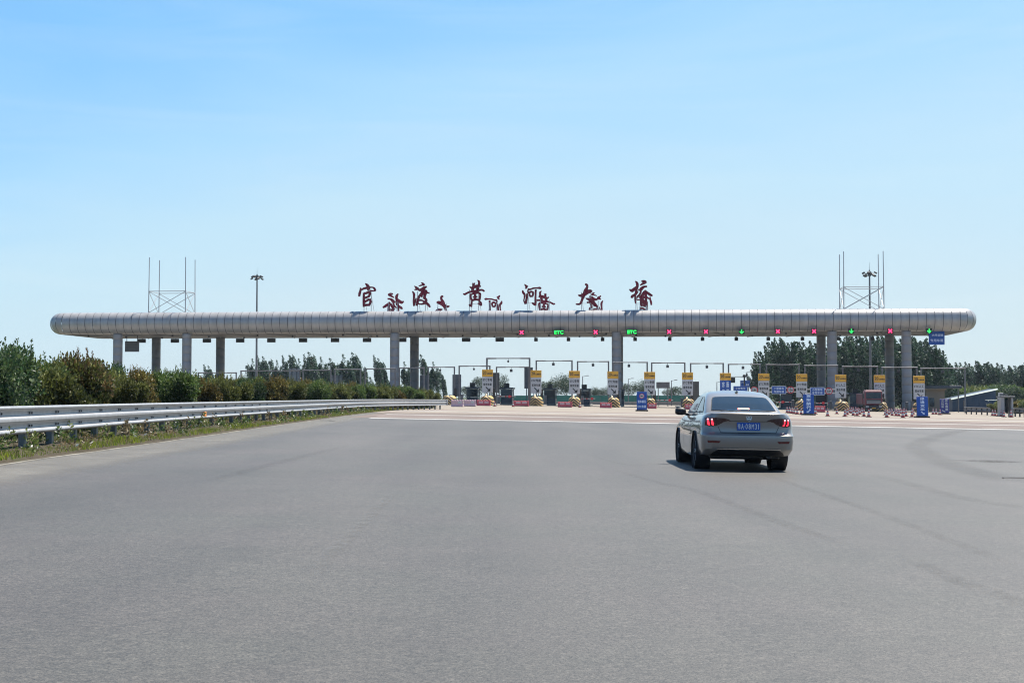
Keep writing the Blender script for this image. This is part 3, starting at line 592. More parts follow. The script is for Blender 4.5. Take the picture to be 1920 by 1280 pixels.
for i, (px, k) in enumerate(ISL):
    if not k: continue
    t = px_thing('lane_sign', ('blue and yellow lane sign with two columns of lettering, ' if k == 'b' else 'yellow and white lane sign ') + (WH[i] if k != 'b' else 'left behind the silver car roof'), 'lane sign', px, .3, None, 'tall lane signs at the island noses')
    g = .0; W_ = .78
    mb = MB(); [mb.box(x - .05, x + .05, .12, .22, -.1, 5.0, M['grey']) for x in (-.35, .35)]; mb.build('post', t)
    mb = MB(); mb.box(-W_ - .02, W_ + .02, .0, .11, 4.18, 5.22, M['yellow'], .015); mb.build('yellow_panel', t)
    mb = MB(); write(mb, '20', -.43, 4.76, .50, .42, -.006, M['black'], .012); write(mb, '公里限速', .30, 4.64, .80, .19, -.006, M['black'], .008); mb.build('lettering', t)
    bm_ = M['blue'] if k == 'b' else M['signwhite']
    mb = MB(); mb.box(-W_, W_, .0, .11, 1.88, 4.16, bm_, .015); mb.build('blue_panel' if k == 'b' else 'white_panel', t)
    mb = MB()
    if k == 'b':
        for cx, wd in ((-.30, '客车'), (.30, '通道')):
            for q, ch in enumerate(wd): write(mb, ch, cx, 3.55 - 1.0 * q, .36, .75, -.006, M['paleblue'], .02)
    else:
        write(mb, 'ETC专用' if k == 'a' else 'ETC人工', 0, 3.72, 1.30, .40, -.006, M['black'], .012); write(mb, '客货车道' if k == 'a' else '混合车道', 0, 3.06, 1.22, .36, -.006, M['black'], .012)
        arrow_dr(mb, .08, 2.36, .66, -.006, M['black'])
    mb.build('lettering', t)
def nose_mesh(mb, m):
    N = 14; H = 1.42; W_ = .92; rows = []
    secs = [(y, 1.0) for y in (2.6, 1.4, .0)] + [(-.9 * math.sin(a), math.cos(a)) for a in [math.pi / 2 * k / 7 for k in range(1, 8)]]
    for y, sc_ in secs:
        r = []
        for j in range(N + 1):
            a = math.pi * j / N; x = -W_ * math.copysign(abs(math.cos(a)) ** .62, math.cos(a)) * max(.02, sc_); z = H * (math.sin(a) ** .75) * (.62 + .38 * max(0, sc_) ** .5)
            r.append((x, y * 1.25 if y < 0 else y, z))
        rows.append(r)
    vs_ = [q for r in rows for q in r]; n = N + 1
    mb.add(vs_, [(j * n + i, j * n + i + 1, (j + 1) * n + i + 1, (j + 1) * n + i) for j in range(len(rows) - 1) for i in range(N)], m, True)
    mb.add(rows[0], [list(range(n))], m)
INAME = ['at the end of the left guardrail', 'under the leftmost lane sign', 'under the second lane sign from left', 'under the third lane sign from left', 'in front of the central columns', 'beside the leftmost blue floor board',
         'seen just left of the silver car', 'hidden behind the silver car cabin', 'behind the silver car roof edge', 'behind the blue floor board nearest the car', 'just left of the red truck', 'just right of the red truck', 'behind the blue floor board farthest right']
for i, (px, k) in enumerate(ISL):
    t = px_thing('toll_island', 'toll island with black and yellow chevron nose, ' + INAME[i].replace('seen ', ''), 'toll island', px, 0, None, 'toll islands between the lanes')
    mb = MB(); mb.box(-1.02, 1.02, -.2, 42, -.3, .2, M['concrete'], .04); mb.build('kerb_slab', t)
    mb = MB(); nose_mesh(mb, M['chevron']); o = mb.build('nose', t, (0 if i % 2 else .1, -1.3, .0))
    if i not in (0, 5, 7):
        mb = MB(); mb.lathe([(.0, .34), (.10, .30), (.13, .18), (.11, .02), (.06, .0)], 12, M['amber'], c=(-.1, -.5, 1.38)); mb.build('warning_lamp', t)
    mb = MB(); mb.cyl((.7, 2.0, .2), (.7, 2.0, 2.3), .09, .09, 8, M['black']); mb.box(.5, .9, 1.85, 2.15, 1.2, 2.5, M['black'], .03); mb.build('display_post', t)
    mb = MB(); mb.box(-.85, -.45, 6, 6.5, .2, 1.5, M['booth'], .03); mb.build('equipment_cabinet', t); mb = MB(); mb.box(.45, .9, 9, 9.5, .2, 1.6, M['grey'], .03); mb.build('equipment_cabinet', t)
BN = ['at the guardrail end', 'left of the second lane sign', 'right of the second lane sign', 'right of the third lane sign', 'right behind the central columns', None, None, None, None, 'left of the right column pair', 'left of the red truck', 'between the two columns farthest right', None]
for i, (px, k) in enumerate(ISL):
    if BN[i] is None: continue
    q_ = T(sx(px, 0), 25.5); t = thing('toll_booth', 'dark glazed toll booth with roof unit, ' + BN[i], 'toll booth', (q_.x, q_.y, gz(q_.x, q_.y)), TROT, 'toll booths on the islands')
    mb = MB(); mb.box(-.92, .92, 0, 3.2, .2, 1.15, M['booth'], .03)
    for x in (-.88, .88):
        for y in (.06, 3.14): mb.box(x - .05, x + .05, y - .05, y + .05, 1.15, 2.55, M['booth'])
    mb.build('wall', t)
    mb = MB(); mb.box(-.84, .84, .08, .11, 1.17, 2.5, M['glass']); mb.box(-.87, -.85, .2, 3.0, 1.17, 2.5, M['glass']); mb.box(.85, .87, .2, 3.0, 1.17, 2.5, M['glass']); mb.box(-.84, .84, 3.09, 3.12, 1.17, 2.5, M['glass']); mb.build('window', t)
    mb = MB(); mb.box(-1.12, 1.12, -.25, 3.45, 2.55, 2.82, M['booth'], .04); mb.build('roof', t)
    mb = MB(); mb.box(-.42, .42, .3, 1.1, 2.82, 3.5, M['black'], .05); mb.build('roof_unit', t)
# ------------------------------------------------------------------ slim gantry frames over the lanes
GAN = [(372, 443, 698.5), (452, 562, 695), (568, 620, 693.5), (628, 676, 692), (685, 741, 691), (749, 795, 689.5), (803, 852, 688), (861, 918.5, 686), (913, 993, 671.5), (931, 991, 688), (1005.5, 1072.5, 676), (1083, 1141, 677.5), (1150, 1213.5, 679), (1222, 1284, 680), (1295, 1356, 681), (1366, 1425, 682.5), (1437, 1498, 683.5), (1509, 1570, 685), (1580, 1645, 687), (1654, 1719, 688.5), (1727, 1809, 690)]
GW = {8: 'tall dark gantry frame standing above the leftmost lane signs', 20: 'slim gantry frame at the far right end of the plaza'}
for i, (a, b, y) in enumerate(GAN):
    d = 3.0 if i != 8 else 1.2; pa, pb = TP(a, d), TP(b, d); L_ = (pb - pa).xy.length; z0 = pa.z; rot = math.atan2(pb.y - pa.y, pb.x - pa.x); H = zat(y, pa.y) - z0
    lab = GW.get(i) or (f'slim gantry frame spanning a lane, {ordw(i if i < 8 else i - 1)} such frame counted from the left')
    t = thing('lane_gantry', lab, 'gantry', pa, rot, 'slim gantry frames over the lanes'); dz = pb.z - pa.z; r = .11 if i != 8 else .13
    m_ = M['grey']
    mb = MB(); mb.cyl((0, 0, -.1), (0, 0, H), r, r, 10, m_); mb.build('post', t); mb = MB(); mb.cyl((L_, 0, dz - .1), (L_, 0, H), r, r, 10, m_); mb.build('post', t)
    mb = MB(); mb.cyl((-.1, 0, H - .02), (1.4, 0, H - .02), r * .9, r * .8, 8, m_); mb.cyl((1.4, 0, H - .02), (L_ - 1.4, 0, H - .02), r * .6, r * .6, 8, m_); mb.cyl((L_ - 1.4, 0, H - .02), (L_ + .1, 0, H - .02), r * .8, r * .9, 8, m_); mb.build('crossbar', t)
    mb = MB(); c_ = L_ * (.46 + .02 * (i % 3)); q = .19 if i > 8 else .13
    mb.cyl((c_, 0, H - .05), (c_, 0, H - .35), .03, .03, 6, M['steel']); mb.box(c_ - q, c_ + q, -.15, .15, H - .35 - 2 * q, H - .33, M['steel'], .02); mb.build('camera_box', t)
# ------------------------------------------------------------------ backs of the opposite lane signs
for px, yt, yb, wpx, d, lab in [(517, 689, 713, 0, 30, ''), (552, 690, 714, 21, 22, 'left one above the hedge'), (631, 703, 726, 22, 30, 'second from left above the hedge'), (684, 703, 0, 20, 30, ''), (796, 703, 0, 18, 22, 'right of the double columns above the hedge'), (856.5, 702, 0, 16.5, 14, 'at the end of the left guardrail'), (926, 698.5, 0, 21, 34, 'behind the leftmost lane sign'), (991, 688.5, 0, 16, 22, 'behind the tall gantry right leg'), (1304, 715, 0, 13, 40, 'behind the lane sign left of the silver car')]:
    if not lab: continue
    p = TP(px, d); k = p.y / F; t = thing('rear_facing_sign', 'tall grey sign back, ' + lab, 'sign back', p, TROT, 'grey sign backs'); z1 = zat(yt, p.y) - p.z; W_ = wpx * k / 2
    z0 = z1 - 3.4 if yb == 0 else z1 - (yb - yt) * k
    mb = MB(); mb.box(-W_, W_, 0, .1, z0, z1, M['ltgrey'] if px in (552, 631) else M['grey'], .015); mb.build('panel', t)
    mb = MB(); [mb.box(x - .07, x + .07, -.12, -.003, -.1, z1 - .02, M['grey']) for x in (-W_ * .45, W_ * .45)]; mb.build('post', t)
    for f_ in (.15, .5, .85): mb = MB(); mb.box(-W_ * .95, W_ * .95, -.05, -.004, z0 + f_ * (z1 - z0), z0 + f_ * (z1 - z0) + .06, M['clad_shaded']); mb.build('rib', t)
p = TP(1243, 60); k = p.y / F; t = thing('overhead_board', 'wide grey board seen from behind, beyond the lanes left of the silver car', 'board', p, TROT); z1 = zat(716, p.y) - p.z
mb = MB(); mb.box(-12.5 * k, 12.5 * k, 0, .15, z1 - 1.15, z1, M['grey'], .02); mb.build('panel', t); mb = MB(); [mb.cyl((x * k, .2, -.1), (x * k, .2, z1), .09, .09, 8, M['grey']) for x in (-9, 9)]; mb.build('post', t)
# ------------------------------------------------------------------ signs around the silver car
def board_on_bars(x0, x1, sxp, rxp, y, lab, labr, labb):
    d = .8; pa, pb = TP(x0, d), TP(x1, d); rot = math.atan2(pb.y - pa.y, pb.x - pa.x); L_ = (pb - pa).xy.length; z0 = pa.z; zc = zat(y, pa.y) - z0
    t = thing('height_limit_bar', labb, 'height bar', pa, rot, 'height limit bars'); mb = MB(); mb.box(0, L_, 0, .08, zc + .22, zc + .36, M['white'], .01); mb.box(0, L_, 0, .08, zc - .36, zc - .22, M['white'], .01); mb.build('bar', t)
    mb = MB(); [mb.box(x - .06, x + .06, .085, .2, -.1, zc + .45, M['grey']) for x in (.06, L_ - .06)]; mb.build('post', t)
    p = TP(sxp, d - .06); t = thing('lane_board', lab, 'sign', Vector((p.x, p.y, z0 + zc)), rot, 'blue lane boards on the height bars'); W_ = 1.02; H_ = .55
    mb = MB(); mb.box(-W_, W_, -.06, 0, -H_, H_, M['paleblue'], .01); mb.build('rim', t); mb = MB(); mb.box(-W_ + .06, W_ - .06, -.075, -.062, -H_ + .06, H_ - .06, M['blue']); mb.build('panel', t)
    mb = MB(); write(mb, '小型客车', 0, .23, 1.45, .34, -.082, M['paleblue'], .008); write(mb, '专用车道', 0, -.23, 1.45, .34, -.082, M['paleblue'], .008); mb.build('lettering', t)
    p = TP(rxp, d - .06); t = thing('round_sign', labr, 'sign', Vector((p.x, p.y, z0 + zc + .02)), rot, 'round height limit signs')
    mb = MB(); mb.lathe([(.52, -.04), (.52, 0)], 24, M['signred'], 'y'); mb.build('rim', t); mb = MB(); mb.lathe([(.41, -.055), (.41, -.042)], 24, M['white'], 'y'); mb.build('disc', t)
    mb = MB(); write(mb, '2.8m', 0, 0, .58, .24, -.062, M['black'], .012)
    for s_ in (1, -1): mb.add([(-.14, -.062, s_ * .40), (.14, -.062, s_ * .40), (0, -.062, s_ * .22)], [(0, 1, 2)], M['black'])
    mb.build('lettering', t)
board_on_bars(1436, 1499, 1460, 1482, 731, 'blue board with white lettering right above the silver car roof', 'round red rimmed 2.8m sign right of the silver car', 'white double height bar right above the silver car')
board_on_bars(1507, 1571, 1532, 1554, 733.3, 'blue board with white lettering above the upright blue floor board', 'round red rimmed 2.8m sign left of the red truck', 'white double height bar left of the red truck')
d = 1.0; p = TP(1388, d); t = thing('lane_board', 'blue board with one line of lettering just above the silver car roof', 'sign', Vector((p.x, p.y, zat(727.5, p.y))), TROT)
mb = MB(); mb.box(-1.0, 1.0, -.06, 0, -.42, .30, M['blue'], .01); mb.build('panel', t); mb = MB(); write(mb, '小型客车', 0, -.02, 1.4, .30, -.067, M['paleblue'], .008); mb.build('lettering', t); mb = MB(); [mb.box(x - .05, x + .05, 0.002, .1, -4, .25, M['grey']) for x in (-.8, .8)]; mb.build('post', t)
p = TP(1414, 1.0); t = thing('round_sign', 'round red rimmed sign peeking out behind the silver car roof', 'sign', Vector((p.x, p.y, zat(731, p.y))), TROT)
mb = MB(); mb.lathe([(.52, -.04), (.52, 0)], 24, M['signred'], 'y'); mb.build('rim', t); mb = MB(); mb.lathe([(.41, -.055), (.41, -.042)], 24, M['white'], 'y'); mb.build('disc', t); mb = MB(); write(mb, '2.8m', 0, 0, .58, .24, -.062, M['black'], .012); mb.build('lettering', t); mb = MB(); mb.cyl((0, .08, -4), (0, .08, .4), .05, .05, 8, M['grey']); mb.build('post', t)
p = TP(1397, 45); k = p.y / F; z_ = p.z; t = thing('direction_sign', 'dark blue direction sign far beyond the lanes above the silver car', 'sign', p, TROT)
zc = zat(719, p.y) - z_
mb = MB(); mb.box(-9 * k, 9 * k, 0, .12, zc - 6.5 * k, zc + 6 * k, M['blue'], .02); mb.build('panel', t); mb = MB(); write(mb, '入口', -4 * k, zc + 2.8 * k, 6 * k, 3.4 * k, -.008, M['paleblue'], .01); mb.build('lettering', t); mb = MB(); write(mb, '通道', 4.2 * k, zc - 2 * k, 6 * k, 3.4 * k, -.008, M['paleblue'], .01); mb.build('lettering', t); mb = MB(); [mb.cyl((x * k, .2, -.1), (x * k, .2, zc + 6 * k), .09, .09, 8, M['grey']) for x in (-6, 6)]; mb.build('post', t)
p = TP(1395.5, 40); k = p.y / F; t = thing('cantilever_display', 'dark display panel hung on a cantilever arm, right of the blue yellow sign', 'display', p, TROT); zc = zat(706, p.y) - p.z
mb = MB(); mb.cyl((0, 0, -.1), (0, 0, zc + .3), .16, .12, 10, M['steel']); mb.lathe([(.3, 0), (.3, .3), (.1, .5)], 10, M['steel'], c=(0, 0, zc - .1)); mb.build('mast', t)
mb = MB(); mb.cyl((.3, 0, zc), (-27 * k, 0, zc), .07, .05, 8, M['steel']); mb.build('arm', t); mb = MB(); mb.box(-28 * k, -17 * k, -.1, .1, zc - 11.5 * k, zc - .12, M['black'], .02); mb.build('panel', t)
# thin far lamp posts beyond the lanes
for x, yt, d, lab in [(1400.5, 697, 70, 'thin far lamp post above the silver car'), (1344, 716, 80, 'thin far lamp post left of the blue yellow sign'), (1259, 713, 90, 'thin far lamp post beside the wide grey board'), (1092.5, 705, 70, 'thin far lamp post left of the central columns'), (1178, 710, 110, 'thin far lamp post right of the central columns')]:
    p = TP(x, d); t = thing('lamp_post', lab, 'lamp post', p, TROT, 'thin far lamp posts'); H = zat(yt, p.y) - p.z; mb = MB(); mb.cyl((0, 0, -.1), (0, 0, H), .12, .07, 8, M['grey']); mb.build('pole', t)
    mb = MB(); mb.cyl((0, 0, H - .1), (.9, 0, H + .1), .05, .04, 6, M['grey']); mb.box(.6, 1.2, -.12, .12, H + .03, H + .16, M['grey'], .02); mb.build('lamp_head', t)
# ------------------------------------------------------------------ boom barriers
for x0, x1, xd, y, lab in [(929, 967, 955.5, 743, 'at the lane right of the leftmost lane sign'), (1084, 1116, 1110, 747.2, 'right of the third lane sign'), (1229, 1262, 1255.5, 750, 'at the open lane left of the silver car'), (1452, 1488, 1467, 753.4, 'just right of the silver car'), (1527, 1561, 1543, 755.2, 'left of the red truck')]:
    d = 7; pa, pb = TP(x0, d), TP(x1, d); rot = math.atan2(pb.y - pa.y, pb.x - pa.x); L_ = (pb - pa).xy.length; h = zat(y, pa.y) - pa.z
    t = thing('boom_barrier', 'white barrier arm with red disc ' + lab, 'boom barrier', pa, rot, 'barrier arms across the lanes')
    mb = MB(); mb.box(-.25, .15, -.2, .2, -.05, h + .1, M['steel'], .03); mb.build('post', t); mb = MB(); mb.box(-.1, L_, -.08, -.02, h - .05, h + .05, M['white'], .01)
    for q in range(3): mb.box(L_ * (.2 + .27 * q), L_ * (.28 + .27 * q), -.085, -.015, h - .052, h + .052, M['signred'])
    mb.build('arm', t); mb = MB(); mb.lathe([(.21, -.12), (.21, -.09)], 20, M['signred'], 'y', ((xd - x0) / (x1 - x0) * L_, 0, h)); mb.build('disc', t)
# ------------------------------------------------------------------ plastic barriers, floor boards, cones
def barrier(x0, x1, yb, yt, pale, lab):
    a, b = on(x0, yb), on(x1, yb); b = on(x1, yb); L_ = (x1 - x0) * a.y / F; H = (yb - yt) * a.y / F
    t = thing('plastic_barrier', lab, 'road barrier', a, TROT if not pale else -.02, 'water filled road barriers'); m_ = M['barrier_pale'] if pale else M['barrier']
    prof = [(-.28, 0), (-.28, .12 * H), (-.17, .38 * H), (-.13, .92 * H), (-.09, H), (.09, H), (.13, .92 * H), (.17, .38 * H), (.28, .12 * H), (.28, 0)]
    mb = MB(); xs = [0, .04 * L_] + [L_ * (.1 + .8 * k / 8) for k in range(9)] + [.96 * L_, L_]; rows = []
    for i, x in enumerate(xs):
        dip = .10 * H if 3 <= i <= 9 and i % 2 else 0; sq = .82 if i in (0, len(xs) - 1) else 1
        rows.append([(x, y * sq, z - (dip if z > .8 * H else 0)) for y, z in prof])
    n = len(prof); mb.add([q for r in rows for q in r], [(j * n + i, j * n + (i + 1) % n, (j + 1) * n + (i + 1) % n, (j + 1) * n + i) for j in range(len(rows) - 1) for i in range(n)], m_)
    mb.add(rows[0], [list(range(n))], m_); mb.add(rows[-1], [list(range(n))[::-1]], m_); mb.build('shell', t)
    mb = MB(); c = .5 * L_; mb.box(c - .35 * L_, c - .04 * L_, -.185, -.150, .45 * H, .75 * H, M['barrier_pale'], .01); mb.box(c + .06 * L_, c + .36 * L_, -.185, -.150, .45 * H, .75 * H, M['barrier_pale'] if not pale else M['white'], .01); mb.build('reflector', t)
    mb = MB(); mb.box(.05 * L_, L_ * .95, -.31, .31, -.02, .06, M['rubber'], .01); mb.build('base', t)
for q in [(846, 869, 762.3, 749, 1, 'faded pink barrier, first one next to the guardrail end'), (870, 892.5, 761.6, 748.7, 1, 'faded pink barrier, second one right of the guardrail end'), (894, 920, 760.6, 749.5, 0, 'red barrier lying against the leftmost chevron nose'), (963, 992, 761.4, 750.5, 0, 'red barrier left of the second chevron nose'), (1046, 1073, 763.4, 752.5, 0, 'red barrier left of the third chevron nose'),
          (1125, 1147, 764.6, 754.3, 0, 'red barrier before the central columns'), (1214, 1231, 766, 755.5, 0, 'short red barrier right of the blue floor board with round symbol'), (1284, 1298, 767.5, 757, 0, 'small red barrier just left of the silver car'), (1528, 1547, 772.8, 760.5, 0, 'red barrier right of the blue floor board nearest the car')]: barrier(*q)
def floor_board(px, yb, wpx, hpx, m_, lab, draw):
    p = on(px, yb); k = p.y / F; W_ = wpx * k / 2; H = hpx * k; t = thing('floor_board', lab, 'floor sign', p, -.06, 'upright blue floor boards')
    mb = MB(); mb.box(-W_ - .12, W_ + .12, -.18, -.02, 0, .16, M['rubber'], .03); mb.box(-W_ - .12, W_ + .12, .55, .72, 0, .16, M['rubber'], .03); mb.build('foot', t)
    tilt = Matrix.Rotation(-.10, 3, 'X'); up = Vector((0, -.03, .17))
    def lift(mb_): mb_.v = [tuple(tilt @ Vector(q) + up) for q in mb_.v]
    mb = MB(); mb.box(-W_, W_, 0, .04, 0, H, m_, .01); lift(mb); mb.build('panel', t)
    mb = MB(); draw(mb, W_, H); lift(mb); mb.build('lettering', t)
    mb = MB(); [mb.cyl((x, .6, .1), (x, .30, H * .85), .025, .025, 6, M['steel']) for x in (-W_ * .8, W_ * .8)]; mb.build('strut', t)
P_ = M['paleblue']
def d1(mb, W_, H):
    mb.lathe([(.40 * W_ * 1.25, -.012), (.40 * W_ * 1.25, -.004)], 24, M['signred'], 'y', (0, 0, H * .76)); mb.lathe([(.4 * W_, -.020), (.4 * W_, -.014)], 24, M['white'], 'y', (0, 0, H * .76))
    mb.box(-.26 * W_, .1 * W_, -.028, -.022, H * .735, H * .79, M['black']); mb.box(.12 * W_, .26 * W_, -.028, -.022, H * .735, H * .775, M['black'])
    write(mb, '货车禁行', 0, H * .45, W_ * 1.6, H * .15, -.008, P_, .01); write(mb, 'ETC车道', 0, H * .18, W_ * 1.6, H * .15, -.008, P_, .01)
def d2(mb, W_, H):
    for i, ch in enumerate('货车禁行'): write(mb, ch, 0, H * (.90 - .195 * i), W_ * .85, H * .155, -.008, P_, .016)
    bar2(mb, .32 * W_, H * .20, -.2 * W_, H * .085, .11, -.008, P_); mb.add([(-.42 * W_, -.010, H * .04), (-.36 * W_, -.010, H * .15), (.06 * W_, -.010, H * .045)], [(0, 1, 2)], P_)
def d3(mb, W_, H):
    for i, ch in enumerate('绿通货车'): write(mb, ch, 0, H * (.88 - .18 * i), W_ * .72, H * .13, -.008, P_, .012)
    bar2(mb, -.25 * W_, H * .22, .2 * W_, H * .12, .10, -.008, P_); mb.add([(.36 * W_, -.010, H * .07), (-.04 * W_, -.010, H * .085), (.3 * W_, -.010, H * .18)], [(0, 1, 2)], P_)
def d4(mb, W_, H):
    for i, ch in enumerate('三轮车'): write(mb, ch, -.42 * W_, H * (.83 - .2 * i), W_ * .56, H * .16, -.008, M['white'], .014)
    for i, ch in enumerate('绿色通道'): write(mb, ch, .40 * W_, H * (.86 - .2 * i), W_ * .56, H * .16, -.008, M['white'], .014)
    bar2(mb, -.6 * W_, H * .2, .1 * W_, H * .07, .13, -.012, M['white'])
floor_board(1203.5, 771, 19, 34, M['blue'], 'blue floor board with round symbol right of the central columns', d1)
floor_board(1516.5, 778.5, 20, 36.5, M['blue'], 'blue floor board with large white lettering just right of the silver car', d2)
floor_board(1730, 783, 21, 36.5, M['blue'], 'blue floor board in front of the lane sign farthest right', d3)
floor_board(1771.5, 776.5, 17, 26.5, M['navy'], 'dark violet floor board with two columns of lettering by the shed', d4)
cone0 = thing('traffic_cone', '', 'traffic cone', (0, 0, 0), 0, 'traffic cones before the toll lanes')
mb = MB(); mb.box(-.2, .2, -.2, .2, 0, .05, M['rubber'], .012); mb.build('base', cone0)
mb = MB(); mb.lathe([(.155, .05), (.125, .20)], 14, M['cone_red'], caps=False); mb.lathe([(.094, .38), (.070, .50)], 14, M['cone_red'], caps=False); mb.lathe([(.05, .62), (.034, .70), (.028, .71)], 14, M['cone_red']); mb.build('body', cone0)
mb = MB(); mb.lathe([(.126, .20), (.093, .38)], 14, M['white'], caps=False); mb.lathe([(.071, .50), (.049, .62)], 14, M['white'], caps=False); mb.build('reflective_band', cone0)
CONES = [(927.5, 762), (962, 762.6), (1087, 764.2), (1475.8, 774.2), (1480.5, 774.8), (1485.2, 775.3), (1489.5, 776.2), (1495, 777), (1502.5, 777.6), (1528.5, 776.6), (1551.9, 780.6), (1569, 776.2), (1584.4, 781.2), (1588.7, 777.8), (1596.2, 775), (1600, 779.4), (1607, 780.2), (1612, 777), (1593, 773.6), (1599.5, 774), (1604.5, 773.4), (1609, 774.6), (1616, 774), (1620, 781.2), (1629, 782.4), (1662.8, 783), (1660, 778.2), (1667, 777.4), (1671, 774.6), (1673, 779.6), (1678, 775.2), (1680.2, 780), (1683.2, 775.2), (1685.6, 780.4), (1689, 776), (1693, 783.6), (1695, 776), (1699, 781), (1710, 782), (1712.6, 777.6), (1749.5, 777), (1755.2, 777), (1762.5, 778), (1861, 779.6), (1866, 780), (1871.5, 780.4), (1877, 780.8), (1882.5, 782), (1895.5, 782.6)]
CONES.sort()
random.seed(5)
for i, (x, y) in enumerate(CONES):
    o = cone0 if i == 0 else copy_tree(cone0); o.location = on(x, y); o.rotation_euler = (0, 0, random.uniform(0, 6)); k = random.uniform(.95, 1.06); o.scale = (k, k, k); o.location.z += .016
    o['label'] = f'red and white traffic cone, {ordw(i)} from the left in front of the toll lanes'
# ------------------------------------------------------------------ red truck waiting in a lane
p = TP(1637.5, -2.2); t = thing('truck', 'dark red lorry facing the road in a toll lane on the right', 'truck', p, TROT)
mb = MB(); mb.box(-1.22, 1.22, 0, 1.9, .95, 2.95, M['truckred'], .09); mb.box(-1.1, 1.1, .25, 1.7, 2.95, 3.12, M['truckred'], .06); mb.build('cab', t)
mb = MB(); mb.box(-1.04, 1.04, -.02, .06, 1.85, 2.72, M['glass'], .02); mb.build('windscreen', t)
mb = MB(); [mb.cyl((x, -.03, 1.86), (x - .55, -.04, 2.25), .015, .015, 5, M['black']) for x in (-.1, .8)]; mb.build('wiper', t)
mb = MB(); mb.box(-1.0, 1.0, -.03, .02, 1.12, 1.72, M['truckdark'], .02); [mb.box(-.95, .95, -.05, -.031, 1.2 + .16 * k, 1.26 + .16 * k, M['ltgrey']) for k in range(3)]; mb.build('grille', t)
mb = MB(); mb.box(-1.25, 1.25, -.18, .3, .42, .94, M['truckdark'], .05); mb.build('bumper', t)
for x in (-.92, .92): mb = MB(); mb.box(x - .2, x + .2, -.20, -.175, .62, .85, M['ltgrey'], .01); mb.build('headlight', t)
mb = MB(); mb.box(-.28, .28, -.19, -.182, .45, .58, M['yellow']); mb.build('number_plate', t)
for x in (-1.42, 1.42): mb = MB(); mb.box(x - .1, x + .1, .1, .25, 1.9, 2.6, M['black'], .03); mb.cyl((x, .2, 2.55), (x * .8, .3, 2.6), .02, .02, 5, M['black']); mb.build('mirror', t)
mb = MB(); mb.box(-1.2, 1.2, 2.1, 8.5, .9, 1.1, M['truckdark']); mb.box(-1.24, 1.24, 2.15, 8.5, 1.1, 2.55, M['truckred'], .03); mb.build('cargo_box', t)
for x in (-1.05, 1.05):
    for y in (.95, 6.6): mb = MB(); mb.lathe([(.2, -.14), (.46, -.15), (.51, -.1), (.51, .1), (.46, .15), (.2, .14)], 22, M['rubber'], 'x', (x, y, .51)); mb.build('wheel', t)
# ------------------------------------------------------------------ buildings and rails at the right
p = at(1752, 770, 226); p.z = gz(p.x, p.y); k = p.y / F; t = thing('control_hut', 'small tan hut with overhanging grey flat roof at the right end', 'hut', p, TROT)
H = zat(731, p.y) - p.z
mb = MB(); mb.box(-15 * k, 19 * k, 0, 4, -.3, H, M['tan']); mb.build('wall', t); mb = MB(); mb.box(-21 * k, 21 * k, -.7, 4.6, H + .003, H + 3 * k, M['tan'], .03); mb.box(-22 * k, 48 * k, -.9, 4.8, H + 3 * k + .003, H + 8.5 * k, M['booth'], .04); mb.build('roof', t)
mb = MB(); mb.box(-9 * k, 0, -.03, -.004, .9, 2.2, M['glass']); mb.build('window', t); mb = MB(); mb.cyl((44 * k, 0, -.2), (44 * k, 0, H + 3 * k), .1, .1, 8, M['grey']); mb.build('post', t)
p = at(1786, 772, 238); p.z = gz(p.x, p.y); k = p.y / F; t = thing('blue_shed', 'dark blue shed with a pale sloping roof edge at the right', 'shed', p, TROT)
z0, z1 = zat(748.5, p.y) - p.z, zat(730, p.y) - p.z; W_ = 79 * k
mb = MB(); mb.prism([(0, -.3), (W_, -.3), (W_, z1 - .1), (0, z0 - .1)], 0, 6, M['shed']); mb.build('wall', t); mb = MB(); mb.prism([(-.3, z0 - .1), (W_ + .2, z1 - .08), (W_ + .2, z1 + .12), (-.3, z0 + .1)], -.35, 6.2, M['booth']); mb.build('roof', t); mb = MB(); mb.add([(-.32, -.60, z0 - .06), (W_ + .22, -.60, z1 - .04), (W_ + .22, -.36, z1 + .19), (-.32, -.36, z0 + .17), (-.32, -.36, z0 - .06), (W_ + .22, -.36, z1 - .04)], [(0, 1, 2, 3), (0, 3, 4), (1, 5, 2), (0, 4, 5, 1), (4, 3, 2, 5)], M['roofpale']); mb.build('fascia', t)
mb = MB(); mb.box(20 * k, 23 * k, -.12, -.003, -.2, 1.9, M['grey'], .02); mb.build('door_frame', t); mb = MB(); [mb.box(W_ * f_ - .04, W_ * f_ + .04, -.05, -.003, -.2, z0 + (z1 - z0) * f_ - .3, M['shed']) for f_ in (.1, .37, .5, .63, .76, .9)]; mb.build('wall_rib', t)
p = on(1890, 781); k = p.y / F; t = thing('gate_shelter', 'small grey portal shelter with boxes on its roof near the right edge', 'shelter', p, TROT); H = 36 * k
for x0, x1 in ((-12.5, -6.0), (6.5, 10.0)): mb = MB(); mb.box(x0 * k, x1 * k, 0, 1.6, -.1, H - .01, M['ltgrey'], .03); mb.build('pillar', t)
mb = MB(); mb.box(-14 * k, 13 * k, -.2, 1.9, H, H + 2.4 * k, M['grey'], .03); mb.build('roof', t)
mb = MB(); mb.box(-14 * k, -7 * k, .2, .9, H + 2.4 * k, H + 9 * k, M['ltgrey'], .03); [mb.box((-13.4 + 1.9 * q) * k, (-12.6 + 1.9 * q) * k, .17, .198, H + 3.2 * k, H + 8.2 * k, M['grey']) for q in range(4)]; mb.build('roof_cabinet', t)
mb = MB(); mb.tube([(-4 * k, .6, H + 2.4 * k), (-3 * k, .6, H + 5.2 * k), (1 * k, .6, H + 5 * k), (2 * k, .6, H + 2.4 * k)], .06, M['grey']); mb.build('roof_hoop', t)
